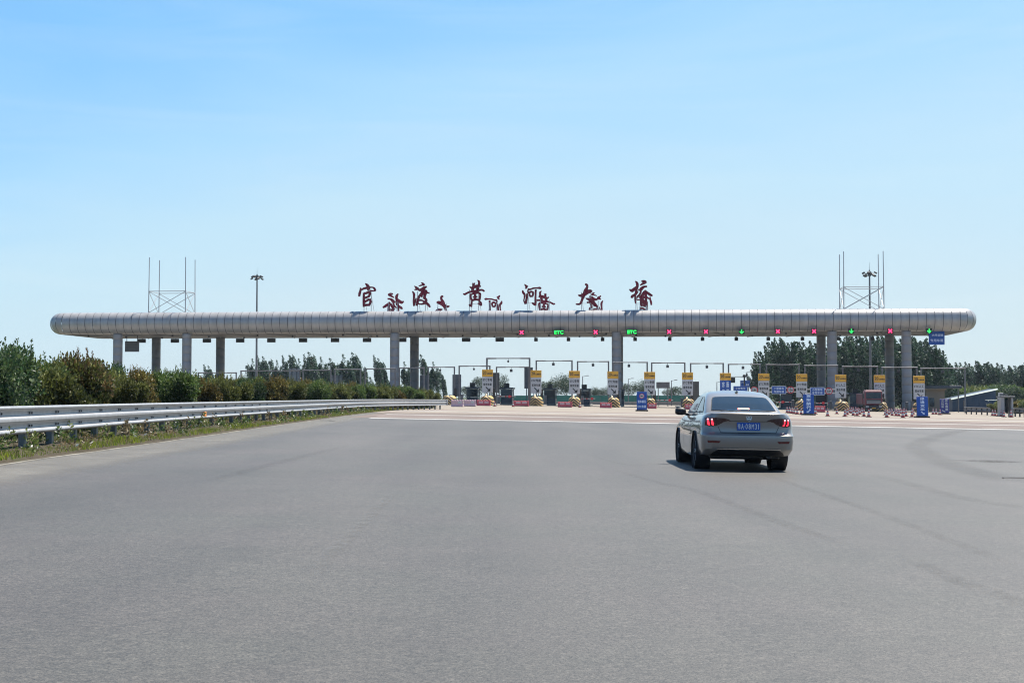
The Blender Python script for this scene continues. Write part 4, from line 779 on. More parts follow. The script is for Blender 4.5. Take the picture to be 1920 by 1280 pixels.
mb = MB(); mb.box(-5.5 * k, 6 * k, 1.4, 1.5, .5, H - .1, M['glass']); mb.build('window', t)
mb = MB(); mb.box(-34 * k, -18 * k, .2, 1.8, H - 5.2 * k, H - 4.2 * k, M['roofpale'], .02); mb.cyl((-33 * k, .3, H - 4.6 * k), (-35 * k, .3, H - 7 * k), .04, .04, 6, M['roofpale']); mb.cyl((-18 * k, 1, H - 4.6 * k), (-13 * k, 1, H - 4.6 * k), .06, .06, 6, M['grey']); mb.build('awning', t)
def wbeam(mb, pts, zc, scale, m_, side, waves=3):
    # corrugated guardrail beam swept along points in plan
    hh = .245 * scale if waves == 3 else .15 * scale; N = 16 * (waves - 1)
    prof = [(-.035, -hh - .02), (.012, -hh - .026)]
    for i in range(N + 1):
        u = i / N; prof.append((.042 * max(-1, min(1, 1.7 * math.cos(2 * math.pi * (waves - 1) * u))), -hh + 2 * hh * u))
    prof += [(.012, hh + .026), (-.035, hh + .02)]
    rows = []
    for i, q in enumerate(pts):
        a = pts[max(0, i - 1)]; b = pts[min(len(pts) - 1, i + 1)]; dd = Vector((b[0] - a[0], b[1] - a[1])).normalized(); nn = Vector((dd.y, -dd.x)) * side
        rows.append([(q[0] + nn.x * o_, q[1] + nn.y * o_, q[2] + zc + z) for o_, z in prof])
    n = len(prof); mb.add([v for r in rows for v in r], [(j * n + i, j * n + i + 1, (j + 1) * n + i + 1, (j + 1) * n + i) for j in range(len(rows) - 1) for i in range(n - 1)], m_, True)
for xs_, yb, lab in (((1808, 1857), (776, 778.6), 'short grey guardrail in front of the blue shed'), ((1900, 1945), (781, 783.4), 'grey guardrail cut off by the right picture edge')):
    a, b = on(xs_[0], yb[0]), on(xs_[1], yb[1]); t = thing('guardrail', lab, 'guardrail', a, 0, 'guardrails at the right'); v = b - a; n = 5
    mb = MB(); wbeam(mb, [tuple(v * (q / 12)) for q in range(13)], .72, 1.25, M['grey'], 1, 2); mb.build('beam', t)
    for q in range(n): c = v * ((q + .5) / n); mb = MB(); mb.box(c.x - .07, c.x + .07, c.y + .04, c.y + .16, c.z - .1, c.z + .8, M['steel']); mb.build('post', t)
# ------------------------------------------------------------------ tall lighting masts
for px, yt, Y, lab in ((480.5, 519, 300, 'tall lighting mast rising behind the left half of the canopy'), (1632.5, 512, 262, 'tall lighting mast rising behind the right end of the canopy')):
    p = at(px, 740, Y); p.z = terr(p.x, p.y) - .1; H = zat(yt, Y) - p.z; t = thing('lighting_mast', lab, 'lighting mast', p, .4, 'tall lighting masts')
    mb = MB(); mb.cyl((0, 0, 0), (0, 0, H + .6), .27, .14, 14, M['grey']); mb.build('pole', t); mb = MB(); mb.cyl((0, 0, H + .5), (0, 0, H + 2.0), .03, .015, 6, M['steel']); mb.build('lightning_rod', t)
    mb = MB(); mb.lathe([(.75, -.05), (.82, 0), (.75, .05)], 18, M['steel'], c=(0, 0, H - .05), caps=False); [mb.cyl((0, 0, H - .05), (.78 * math.cos(a), .78 * math.sin(a), H - .05), .04, .04, 5, M['steel']) for a in (0, 1.57, 3.14, 4.71)]; mb.lathe([(.3, -.5), (.3, .3)], 12, M['steel'], c=(0, 0, H)); mb.build('lamp_ring', t)
    for k in range(8):
        a = k * math.pi / 4; rot = Matrix.Rotation(a, 3, 'Z') @ Matrix.Rotation(.5, 3, 'Y'); mb = MB(); mb.box(-.02, .55, -.26, .26, -.14, .14, M['steel'], .05, rot)
        mb.v = [(x + .85 * math.cos(a), y + .85 * math.sin(a), z + H + (.22 if k % 2 else -.25)) for x, y, z in mb.v]; mb.build('floodlight', t)
# ------------------------------------------------------------------ green hoarding and pale wall far beyond the lanes
p = at(1105, 745, 330); p.z = -.75; k = p.y / F; t = thing('site_hoarding', 'long green site hoarding far beyond the middle lanes', 'hoarding', p, TROT)
for q in range(-9, 12): mb = MB(); mb.box(q * 2.6, q * 2.6 + 2.56, 0, .06, .2, 2.45, M['teal']); mb.build('panel', t)
for q in range(-9, 13): mb = MB(); mb.box(q * 2.6 - .07, q * 2.6 + .03, .061, .12, -.1, 2.5, M['grey']); mb.build('post', t)
p = at(1120, 752, 300); p.z = gz(p.x, p.y); t = thing('concrete_wall', 'low pale concrete wall beyond the middle lanes', 'wall', p, TROT); mb = MB(); mb.box(-22, 26, 0, .3, -.1, .62, M['concrete'], .03); mb.build('wall', t)
# ------------------------------------------------------------------ small debris on the road
for (x, y, w_, lab) in [(611, 788.4, .26, 'larger dark scrap of tyre by the left road edge'), (622, 789.2, .14, 'smaller dark scrap of tyre by the left road edge'), (1909, 896.5, .26, 'thin dark strip of rubber at the right picture edge')]:
    p = on(x, y); mb = MB(); N = 9; random.seed(int(x)); prof = [(-.09, .004), (-.05, .022), (.03, .026), (.09, .005)]; rows = []
    for i in range(N): u = i / (N - 1); rows.append([((u - .5) * w_ * 2, q[0] * (1.2 - abs(u - .5)) + .04 * math.sin(5 * u), q[1] * .6 * (1 + .5 * random.random())) for q in prof])
    mb.add([v for r in rows for v in r], [(j * 4 + i, j * 4 + i + 1, (j + 1) * 4 + i + 1, (j + 1) * 4 + i) for j in range(N - 1) for i in range(3)], M['rubber']); o = mb.build('tyre_scrap', None, p, 0); tag(o, lab, 'debris')
# ------------------------------------------------------------------ the long three wave guardrail on the left
GR_PTS = []
y = 12.0
while y <= 136: GR_PTS.append((interp(RAIL, y), y)); y += .8
def railz(x, y): return gz(x, y) + .06
rail = thing('guardrail', 'long bright galvanised guardrail with three ridges along the left road edge', 'guardrail', (0, 0, 0), 0)
mb = MB(); pts = [(x, y, railz(x, y)) for x, y in GR_PTS]
wbeam(mb, pts, .585, 1.0, M['galv'], 1, 3)
e = pts[-1]; dd = Vector((pts[-1][0] - pts[-3][0], pts[-1][1] - pts[-3][1])).normalized()
mb.build('beam', rail)
mb = MB(); q0 = Vector((e[0], e[1], e[2])) ; mb.lathe([(.12, .31), (.13, .33), (.13, .84), (.12, .86)], 14, M['galv'], c=(q0.x - dd.y * -.0 + dd.x * .1, q0.y + dd.y * .1, q0.z)); mb.build('end_cap', rail)
M['postgrey'] = mat('rail_post', (.17, .18, .17), .5, .4, .25, 5)
yp = 13.3; k = 0
while yp < 135.5:
    x = interp(RAIL, yp) - .18; z = railz(x, yp); mb = MB(); mb.box(x - .07, x + .07, yp - .07, yp + .07, z - .35, z + .77, M['postgrey'], .012)
    o = mb.build('post', rail); mb = MB(); mb.box(x + .072, x + .145, yp - .06, yp + .06, z + .39, z + .79, M['galv']); mb.build('spacer', o)
    if 26 < yp < 62:
        for zz in (.46, .71):
            for yy in (-.07, .07): mb = MB(); mb.cyl((x + .12, yp + yy, z + zz), (x + .165, yp + yy, z + zz), .022, .022, 8, M['steel']); mb.build('bolt', o)
    yp += 1.92; k += 1
yr = 47.6; x = interp(RAIL, yr); mb = MB(); mb.box(x - .02, x + .045, yr - .14, yr + .14, railz(x, yr) + .37, railz(x, yr) + .53, mat('reflector_orange', (.75, .25, .04), .4), .01); mb.build('reflector', rail)
# ------------------------------------------------------------------ foliage
def leaf_quad(V, Fc, C, c, ax, up, L_, W_, colr):
    s_ = ax.cross(up)
    if s_.length < 1e-4: s_ = Vector((1, 0, 0))
    s_.normalize(); b = len(V); n = s_.cross(ax)
    V += [c - ax * L_ * .5, c + s_ * W_ * .5 + n * L_ * .06, c + ax * L_ * .5, c - s_ * W_ * .5 + n * L_ * .06]; Fc.append((b, b + 1, b + 2, b + 3)); C.append(colr)
def foliage_mesh(name, V, Fc, C, m):
    me = bpy.data.meshes.new(name); me.from_pydata([tuple(v) for v in V], [], Fc); me.materials.append(m)
    a = me.color_attributes.new('leafcol', 'FLOAT_COLOR', 'CORNER'); buf = []
    for c in C: buf += [c[0], c[1], c[2], 1.0] * 4
    a.data.foreach_set('color', buf); me.update(); return me
def rv(r): 
    while True:
        v = Vector((r.uniform(-1, 1), r.uniform(-1, 1), r.uniform(-1, 1)))
        if .05 < v.length < 1: return v.normalized()
def mixc(a, b, t): return tuple(x + (y - x) * t for x, y in zip(a, b))
def shrub_mesh(seed, pal, n=17000, leaf=(.058, .105), shoots=8):
    r = random.Random(seed); V, Fc, C = [], [], []; low, mid, top, odd = pal
    lobes = [(Vector((r.uniform(-.62, .62), r.uniform(-.62, .62), r.uniform(.40, 1.15))), r.uniform(.20, .46)) for _ in range(17)] + [(Vector((0, 0, .9)), .58)]; tint = [(r.uniform(.6, 1.45), r.choice([0, 0, .1, .5])) for _ in lobes]
    for i in range(n):
        li = r.randrange(len(lobes)); lc, lr = lobes[li]; d = rv(r); rad = lr * (r.random() ** .34) * r.uniform(.85, 1.18); p = lc + Vector((d.x * rad, d.y * rad, d.z * rad * .95))
        if p.z < .06 or p.z > 1.62: continue
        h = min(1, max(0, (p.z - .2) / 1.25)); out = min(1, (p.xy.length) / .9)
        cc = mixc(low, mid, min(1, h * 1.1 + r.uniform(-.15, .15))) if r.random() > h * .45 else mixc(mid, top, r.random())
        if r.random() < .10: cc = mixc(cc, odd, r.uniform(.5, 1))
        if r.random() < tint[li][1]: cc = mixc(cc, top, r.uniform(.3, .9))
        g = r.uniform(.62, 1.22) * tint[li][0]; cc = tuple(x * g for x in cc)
        ax = (d * .6 + rv(r) * .7 + Vector((0, 0, .35))).normalized(); L_ = r.uniform(*leaf); leaf_quad(V, Fc, C, p, ax, rv(r), L_, L_ * .52, cc)
    for i in range(shoots):                                   # upright young shoots at the top
        a = r.uniform(0, 6.28); q = r.uniform(.05, .62); b = Vector((math.cos(a) * q, math.sin(a) * q, 1.35 - q * q * .9)); L0 = r.uniform(.12, .34); lean = Vector((r.uniform(-.25, .15), r.uniform(-.2, .2), 1)).normalized()
        for k in range(int(L0 * 75)):
            t = k / (L0 * 75); p = b + lean * (L0 * t); d = rv(r); d.z = abs(d.z) * .8 + .35; d.normalize()
            cc = mixc(mid, top, min(1, .35 + t * .8)); g = r.uniform(.8, 1.25); L_ = r.uniform(*leaf) * (1.05 - .45 * t); leaf_quad(V, Fc, C, p + d * L_ * .45, d, rv(r), L_, L_ * .45, tuple(x * g for x in cc))
    zs = max(v.z for v in V); k = 1.75 / zs
    return foliage_mesh('foliage', [v * k for v in V], Fc, C, M['leaf'])
PAL = {
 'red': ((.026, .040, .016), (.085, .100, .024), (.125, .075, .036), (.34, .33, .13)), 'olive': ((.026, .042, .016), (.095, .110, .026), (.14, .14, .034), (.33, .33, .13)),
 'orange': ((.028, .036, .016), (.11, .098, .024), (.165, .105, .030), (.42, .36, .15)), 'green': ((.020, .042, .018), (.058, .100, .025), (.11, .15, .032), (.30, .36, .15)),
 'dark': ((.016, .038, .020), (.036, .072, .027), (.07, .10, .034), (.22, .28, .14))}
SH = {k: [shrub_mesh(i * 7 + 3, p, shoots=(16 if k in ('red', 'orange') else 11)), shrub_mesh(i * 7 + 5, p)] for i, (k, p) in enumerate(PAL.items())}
def stems_mesh(seed):
    r = random.Random(seed); mb = MB()
    for i in range(7):
        a = r.uniform(0, 6.28); p = Vector((r.uniform(-.12, .12), r.uniform(-.12, .12), -.1)); q = Vector((math.cos(a) * r.uniform(.15, .5), math.sin(a) * r.uniform(.15, .5), r.uniform(.7, 1.3))); mid = (p + q) / 2 + Vector((r.uniform(-.08, .08), r.uniform(-.08, .08), .1))
        mb.cyl(p, mid, .028, .02, 6, M['bark']); mb.cyl(mid, q, .02, .008, 6, M['bark'])
    o = mb.build('stems'); me = o.data; bpy.data.objects.remove(o); return me
STEM = [stems_mesh(1), stems_mesh(2)]
def sub(name, me, parent):
    o = bpy.data.objects.new(name, me); col.objects.link(o); o.parent = parent; return o
def hedge_at(px, off):
    for k in range(260, 1420):
        Y = k / 10; x = interp(RAIL, Y) - off
        if x / Y * F + 960 >= px: return Vector((x, Y, gz(x, Y) + .05))
    return Vector((interp(RAIL, 142) - off, 142, .2))
SHR = [(-34, 634, 62, 'dark'), (24, 631, 60, 'dark'), (66, 656, 40, 'green'), (108, 656, 46, 'olive'), (150, 648, 48, 'red'), (186, 672, 32, 'olive'), (229, 692, 28, 'olive'), (258, 681, 36, 'orange'), (300, 685, 32, 'green'), (338, 681, 38, 'green'), (368, 690, 24, 'orange'), (404, 691, 28, 'olive'), (430, 699, 26, 'olive'), (459, 701, 26, 'dark'), (486, 698, 26, 'olive'), (514, 699, 28, 'orange'), (545, 702, 26, 'olive'), (572, 706, 24, 'orange')]
x = 596; r = random.Random(9)
while x < 836: SHR.append((x, 708 + (x - 596) * .085 + r.uniform(-4, 4), 21 - (x - 596) * .025, r.choice(['olive', 'olive', 'green', 'olive', 'orange', 'green', 'olive']))); x += 13 - (x - 596) * .01
BACK = []
x = -40; r2 = random.Random(31)
while x < 800: BACK.append((x, (648 + x * .13 if x < 300 else 687 + (x - 300) * .07) + r2.uniform(-3, 9), 46 - max(0, x) * .034, r2.choice(['dark', 'olive', 'green', 'olive', 'dark']))); x += 54 - max(0, x) * .045
DESC = {'red': 'olive shrub with dark red shoots', 'olive': 'olive green broadleaf shrub', 'orange': 'orange tinged broadleaf shrub', 'green': 'fresh green broadleaf shrub', 'dark': 'dark green bushy shrub'}
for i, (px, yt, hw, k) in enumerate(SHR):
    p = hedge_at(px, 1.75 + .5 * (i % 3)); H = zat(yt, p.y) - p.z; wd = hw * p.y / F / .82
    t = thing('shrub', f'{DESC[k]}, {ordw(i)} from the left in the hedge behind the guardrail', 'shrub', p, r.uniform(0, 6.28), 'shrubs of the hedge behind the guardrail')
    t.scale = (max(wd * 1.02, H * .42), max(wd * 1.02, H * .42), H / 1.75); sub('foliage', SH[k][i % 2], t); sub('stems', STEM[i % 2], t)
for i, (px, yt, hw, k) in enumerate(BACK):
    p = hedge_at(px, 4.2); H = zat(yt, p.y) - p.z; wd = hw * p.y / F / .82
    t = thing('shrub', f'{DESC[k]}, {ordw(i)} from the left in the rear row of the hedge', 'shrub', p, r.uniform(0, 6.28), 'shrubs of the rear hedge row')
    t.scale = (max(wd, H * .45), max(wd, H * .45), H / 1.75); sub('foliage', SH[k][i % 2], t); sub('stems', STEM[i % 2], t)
def poplar_mesh(seed, dense, lean, n=3000):
    r = random.Random(seed); V, Fc, C = [], [], []; nS = 15 if not dense else 40; sh = []
    for i in range(nS):
        a = r.uniform(0, 6.28); h0 = r.uniform(.05, .6); out = r.uniform(.03, .16) * (1.0 if not dense else 1.75) * (1.15 - h0); h1 = min(1, h0 + (r.uniform(.22, .46) if not dense else r.uniform(.28, .52))); 
        if i == 0: h0, h1, out = .3, 1.0, .01
        sh.append((a, h0, h1, out))
    for i in range(n):
        a, h0, h1, out = r.choice(sh); t = r.random() ** .8; p = Vector((math.cos(a) * out * (.35 + .65 * t ** .7), math.sin(a) * out * (.35 + .65 * t ** .7), h0 + (h1 - h0) * t)); p.x += lean * p.z * p.z
        rad = (.064 if not dense else .080) * (1 - t) ** (.55 if not dense else .8) * (.45 + .55 * min(1, t * 4)) + .006; d = rv(r); p += Vector((d.x * rad, d.y * rad, d.z * rad * 1.3))
        cc = mixc((.014, .042, .026), (.050, .105, .050), r.random())
        if r.random() < .09: cc = mixc(cc, (.24, .28, .22), r.uniform(.4, 1))
        ax = (Vector((lean * 1.6, 0, 1)) * .5 + rv(r)).normalized(); L_ = r.uniform(.018, .034) * (1.15 if dense else 1); leaf_quad(V, Fc, C, p, ax, rv(r), L_, L_ * .66, cc)
    return foliage_mesh('crown', V, Fc, C, M['poplar'])
def trunk_mesh(seed, lean):
    r = random.Random(seed); mb = MB(); pr = None
    for k in range(8):
        h = k / 8 * .93; q = Vector((lean * h * h, 0, h - .01))
        if pr is not None: mb.cyl(pr, q, .014 * (1 - h * .9) + .002, .014 * (1 - (h + .1) * .9) + .001, 6, M['bark'], caps=False)
        pr = q
    for i in range(9):
        h = r.uniform(.12, .6); a = r.uniform(0, 6.28); b = Vector((lean * h * h, 0, h)); mb.cyl(b, b + Vector((math.cos(a) * .07, math.sin(a) * .07, .16)), .005, .002, 5, M['bark'], caps=False)
    o = mb.build('trunk'); me = o.data; bpy.data.objects.remove(o); return me
POPL = [(poplar_mesh(40 + i, False, l, 3800), trunk_mesh(40 + i, l)) for i, l in enumerate((-.10, -.16, -.05, -.12))]
POPD = [(poplar_mesh(60 + i, True, l, 8500), trunk_mesh(60 + i, l)) for i, l in enumerate((-.16, -.10, -.20, -.13))]
def tree(px, yt, Y, me, lab, grp, wk=1.0, i=0, name='poplar_tree', cat='tree'):
    p = at(px, 745, Y); p.z = terr(p.x, p.y) - .15; H = zat(yt, Y) - p.z
    # the crown leans: put the foot so that the tip stands where it is seen
    t = thing(name, lab, cat, p, 0, grp); t.scale = (H * wk, H * wk, H); sub('crown', me[0], t); sub('trunk', me[1], t); return t
LP = [(385, 683), (392, 685), (466, 681), (472, 672), (484, 667), (493, 667), (510, 672), (518, 675), (531, 666), (544, 665), (551, 664), (560, 672), (571, 664), (582, 659), (590, 664), (602, 669), (612, 684), (623, 671), (634, 680), (645, 664), (653, 675), (663, 660), (669, 663), (676, 677), (702, 665), (711, 671), (719, 677), (759, 678), (768, 690), (791, 664), (799, 684), (812, 678), (826, 694)]
r = random.Random(21)
for i, (x, y) in enumerate(LP):
    Y = 372 + r.uniform(-18, 22); lean = (-.10, -.16, -.05, -.12)[i % 4]; H = (HZ - y) * Y / F + 2
    t = tree(x - lean * H / Y * F * .9, y, Y, POPL[i % 4], f'slender wind bent poplar, {ordw(i)} from the left in the row beyond the hedge', 'slender poplars beyond the hedge', r.uniform(.95, 1.25))
    t.rotation_euler = (0, 0, r.uniform(-.25, .25))
RP = [(1421, 673, 282), (1430, 659, 286), (1445, 641, 290), (1458, 634, 296), (1474, 638, 288), (1493, 642, 292), (1512, 640, 296), (1528, 648, 286), (1545, 645, 292), (1560, 638, 298), (1577, 632, 290), (1590, 634, 286), (1602, 631, 296), (1617, 630, 290), (1629, 634, 284), (1642, 630, 296), (1660, 631, 288), (1680, 632, 292), (1694, 634, 298), (1707, 636, 286), (1722, 632, 292), (1745, 641, 288), (1757, 654, 296), (1766, 672, 290)]
for i, (x, y, Y) in enumerate(RP):
    j = i % 4; lean = (-.16, -.10, -.20, -.13)[j]; H = (HZ - y) * Y / F + 2
    t = tree(x - lean * H / Y * F * .8, y, Y, POPD[j], f'dense dark poplar, {ordw(i)} from the left in the grove behind the right columns', 'dense poplars behind the right columns', r.uniform(.95, 1.2)); t.rotation_euler = (0, 0, r.uniform(-.3, .3))
for i, (x, y, Y) in enumerate([(1787, 695, 330), (1797, 698, 322), (1816, 684, 330), (1826, 692, 338), (1850, 682, 330), (1862, 690, 322), (1877, 686, 335), (1894, 702, 326), (1908, 691, 332), (1925, 690, 326), (1945, 684, 335)]):
    t = tree(x + 4, y - 5, Y, POPD[i % 4], f'smaller dense poplar, {ordw(i)} from the left behind the blue shed', 'smaller poplars behind the blue shed', r.uniform(1.2, 1.6)); t.rotation_euler = (0, 0, r.uniform(-.3, .3))
def round_mesh(seed):
    r = random.Random(seed); V, Fc, C = [], [], []; lobes = [(Vector((r.uniform(-.28, .28), r.uniform(-.28, .28), r.uniform(.42, .85))), r.uniform(.12, .24)) for _ in range(12)]
    for i in range(2200):
        c, q = r.choice(lobes); d = rv(r); p = c + d * q * r.random() ** .35; cc = mixc((.018, .035, .018), (.055, .08, .035), r.random()); L_ = r.uniform(.025, .045); leaf_quad(V, Fc, C, p, rv(r), rv(r), L_, L_ * .65, cc)
    return foliage_mesh('crown', V, Fc, C, M['poplar'])
RT = [(round_mesh(91), trunk_mesh(91, 0)), (round_mesh(92), trunk_mesh(92, .02))]
for i, (x, y, Y, w_) in enumerate([(902, 703, 400, 1.0), (936, 700, 410, .8), (1025, 712, 420, 1.2), (1046, 699, 400, 1.3), (1062, 706, 410, 1.1), (1108, 724, 440, 1.3), (1122, 727, 440, 1.2), (1133, 723, 440, 1.2), (1178, 716, 430, 1.3), (1199, 710, 420, .9), (1212, 722, 430, 1.2), (1252, 724, 440, 1.3), (1272, 722, 440, 1.4), (1288, 726, 440, 1.3), (876, 722, 400, 1.3), (1325, 733, 460, 1.3)]):
    tree(x, y, Y, RT[i % 2], f'small round hazy tree, {ordw(sorted(q[0] for q in [(902,),(936,),(1025,),(1046,),(1062,),(1108,),(1122,),(1133,),(1178,),(1199,),(1212,),(1252,),(1272,),(1288,),(876,),(1325,)]).index(x))} from the left far beyond the middle lanes', 'small round trees far beyond the lanes', w_, name='round_tree')
# low bushes behind the right hand guardrails
for i, (x, y, Y, k) in enumerate([(1868, 752, 205, 'olive'), (1880, 748, 212, 'green'), (1907, 748, 210, 'orange'), (1918, 744, 214, 'olive'), (1932, 746, 208, 'green'), (1780, 735, 300, 'green'), (1800, 722, 305, 'green'), (1822, 716, 310, 'olive'), (1846, 718, 312, 'green'), (1872, 716, 310, 'dark'), (1896, 718, 312, 'green')]):
    p = at(x, 760, Y); p.z = terr(p.x, p.y) - .1; H = zat(y, Y) - p.z; t = thing('shrub', f'{DESC[k]}, {ordw(i if i < 5 else i - 5)} from the left ' + ('beside the portal shelter' if i < 5 else 'above the blue shed roof'), 'shrub', p, i, 'bushes at the right end'); s_ = H / 1.75; t.scale = (s_ * 1.5, s_ * 1.3, s_); sub('foliage', SH[k][i % 2], t); sub('stems', STEM[i % 2], t)
# ------------------------------------------------------------------ grass and weeds of the verge
r = random.Random(4); V, Fc, C = [], [], []
def clump(x, y): return .5 + .5 * math.sin(x * 2.1 + y * .9 + 1.7 * math.sin(y * .37)) * math.cos(y * .53 + x)
for i in range(44000):
    Y = 17 + 130 * r.random() ** 1.6; q = r.uniform(.03, 2.6) if r.random() < .75 else r.uniform(.05, .9); x = interp(EDGE, Y) - q; d = clump(x, Y)
    if r.random() > .38 + .9 * d: continue
    h = (r.uniform(.04, .12) + .22 * d * d * r.random()) * (.8 if q > .25 else .6); z = gz(x, Y) + .05; a = r.uniform(0, 6.28); wd = r.uniform(.0035, .007) * (1 + Y / 60); b = len(V); lean = Vector((r.uniform(-.5, .5), r.uniform(-.5, .5), 0)) * h
    s_ = Vector((math.cos(a), math.sin(a), 0)) * wd; p = Vector((x, Y, z)); V += [p - s_, p + s_, p + s_ * .6 + lean * .4 + Vector((0, 0, h * .6)), p + lean + Vector((0, 0, h))]; Fc.append((b, b + 1, b + 2, b + 3))
    cc = mixc((.09, .13, .018), (.33, .37, .035), r.random() * (.3 + .7 * d)) if r.random() > .22 else mixc((.16, .11, .06), (.27, .21, .10), r.random()); C.append(tuple(v * (1.15 if q < .9 else .7) for v in cc))
o = bpy.data.objects.new('grass', foliage_mesh('grass', V, Fc, C, M['grass'])); col.objects.link(o); tag(o, kind='stuff')
V, Fc, C = [], [], []
for i in range(700):
    Y = 18 + 120 * r.random() ** 1.5; q = r.uniform(.15, 3.6); x = interp(EDGE, Y) - q; z = gz(x, Y) + .06; h = r.uniform(.12, .5) * (.5 if q < .5 else 1)
    g = r.choice([((.05, .09, .025), (.10, .15, .04)), ((.09, .12, .03), (.18, .22, .06)), ((.13, .10, .05), (.22, .17, .09))])
    for k in range(int(10 + h * 60)):
        t = r.random(); d = rv(r); d.z = abs(d.z) * .6; p = Vector((x, Y, z + h * t)) + d * (.05 + .10 * (1 - t)); L_ = r.uniform(.04, .09) * (1 + Y / 140); leaf_quad(V, Fc, C, p, (d + Vector((0, 0, .2))).normalized(), rv(r), L_, L_ * .5, mixc(g[0], g[1], r.random()) if r.random() > .03 else (.6, .6, .5))
o = bpy.data.objects.new('weeds', foliage_mesh('weeds', V, Fc, C, M['grass'])); col.objects.link(o); tag(o, kind='stuff')
# ------------------------------------------------------------------ the saloon car
def lerp_tab(tab, y):
    for (a, b), (c, d) in zip(tab[:-1], tab[1:]):
        if y <= c: t = min(1, max(0, (y - a) / (c - a))); t = t * t * (3 - 2 * t); return b + (d - b) * t
    return tab[-1][1]
def belt_loop(w_, y0, y1, cdp, pw, ns=44, plan=.05, zf=None):
    fr = [0, .2, .4, .55, .67, .77, .85, .91, .955, .985, 1.0]; half = []
    tp = lambda y: 1 - plan * abs((y - 2.35) / 2.35) ** 2.6
    for f in fr: half.append((f * w_ * tp(y0 + cdp), y0 + cdp * (1 - (1 - f ** pw) ** (1 / pw))))
    for i in range(1, ns): y = y0 + cdp + (y1 - y0 - 2 * cdp) * i / ns; half.append((w_ * tp(y), y))
    for f in fr[::-1]: half.append((f * w_ * tp(y1 - cdp), y1 - cdp * (1 - (1 - f ** pw) ** (1 / pw))))
    full = half + [(-x, y) for x, y in half[-2:0:-1]]; return full
def loft_body(bm_, belts, axis_y, crown, bottom):
    loops = []
    for b in belts: loops.append([(x, y, b['z'](y)) for x, y in belt_loop(b['w'], b['y0'], b['y1'], b['c'], b['p'], plan=b.get('plan', .05))])
    n = len(loops[0]); top = loops[-1]
    for f in (.75, .5, .25, .08): loops.append([(x * f, y + (min(axis_y[1], max(axis_y[0], y)) - y) * (1 - f), z + crown * (1 - f * f)) for x, y, z in top])
    if bottom: loops.insert(0, [(x * .3, y + (min(4.0, max(.8, y)) - y) * .7, z) for x, y, z in loops[0]])
    vs_ = [bm_.verts.new(v) for l in loops for v in l]
    for j in range(len(loops) - 1):
        for i in range(n): f = bm_.faces.new((vs_[j * n + i], vs_[j * n + (i + 1) % n], vs_[(j + 1) * n + (i + 1) % n], vs_[(j + 1) * n + i])); f.smooth = True
    for lo in ((len(loops) - 1) * n, 0): bm_.faces.new([vs_[lo + i] for i in range(n)])
zt = lambda a, m, f: (lambda y: lerp_tab([(0, a), (1.1, (a + m) / 2 if a > m else m), (2.0, m), (3.2, m), (4.75, f)], y))
def carpaint(name, c, rough=.30):
    m = mat(name, c, rough, .32, .04, .6, coat=1.0); m.node_tree.nodes['Principled BSDF'].inputs['Coat Roughness'].default_value = .03; return m
carglass = mat('car_glass', (.018, .03, .042), .03, 0, .05, 1, spec=.9)
sideglass = mat('car_side_glass', (.10, .14, .17), .04, 0, .05, 1, spec=.9)  # paler than the rear glass: sky light and reflections put into the colour
tailred = mat('tail_lens', (.11, .004, .010), .12, 0, .1, 4, coat=1); taildark = mat('tail_lens_smoked', (.035, .006, .012), .1, 0, .1, 4, coat=1)
taillit = mat('tail_lamp_lit', (.6, .02, .03), .3, emit=(1, .03, .06), es=1.15); tailhot = mat('tail_lamp_core', (.9, .3, .3), .3, emit=(1, .42, .42), es=1.7)
brakelit = mat('brake_strip_lit', (.8, .2, .15), .3, emit=(1, .25, .18), es=1.25); gap = mat('panel_gap_or_shade', (.01, .01, .012), .7)  # dark tone serves panel joints and the painted recess shadow
M['platewhite'] = mat('plate_white', (.72, .74, .78), .5, 0, .03)
plateblue = mat('plate_blue', (.012, .09, .42), .35, 0, .05)
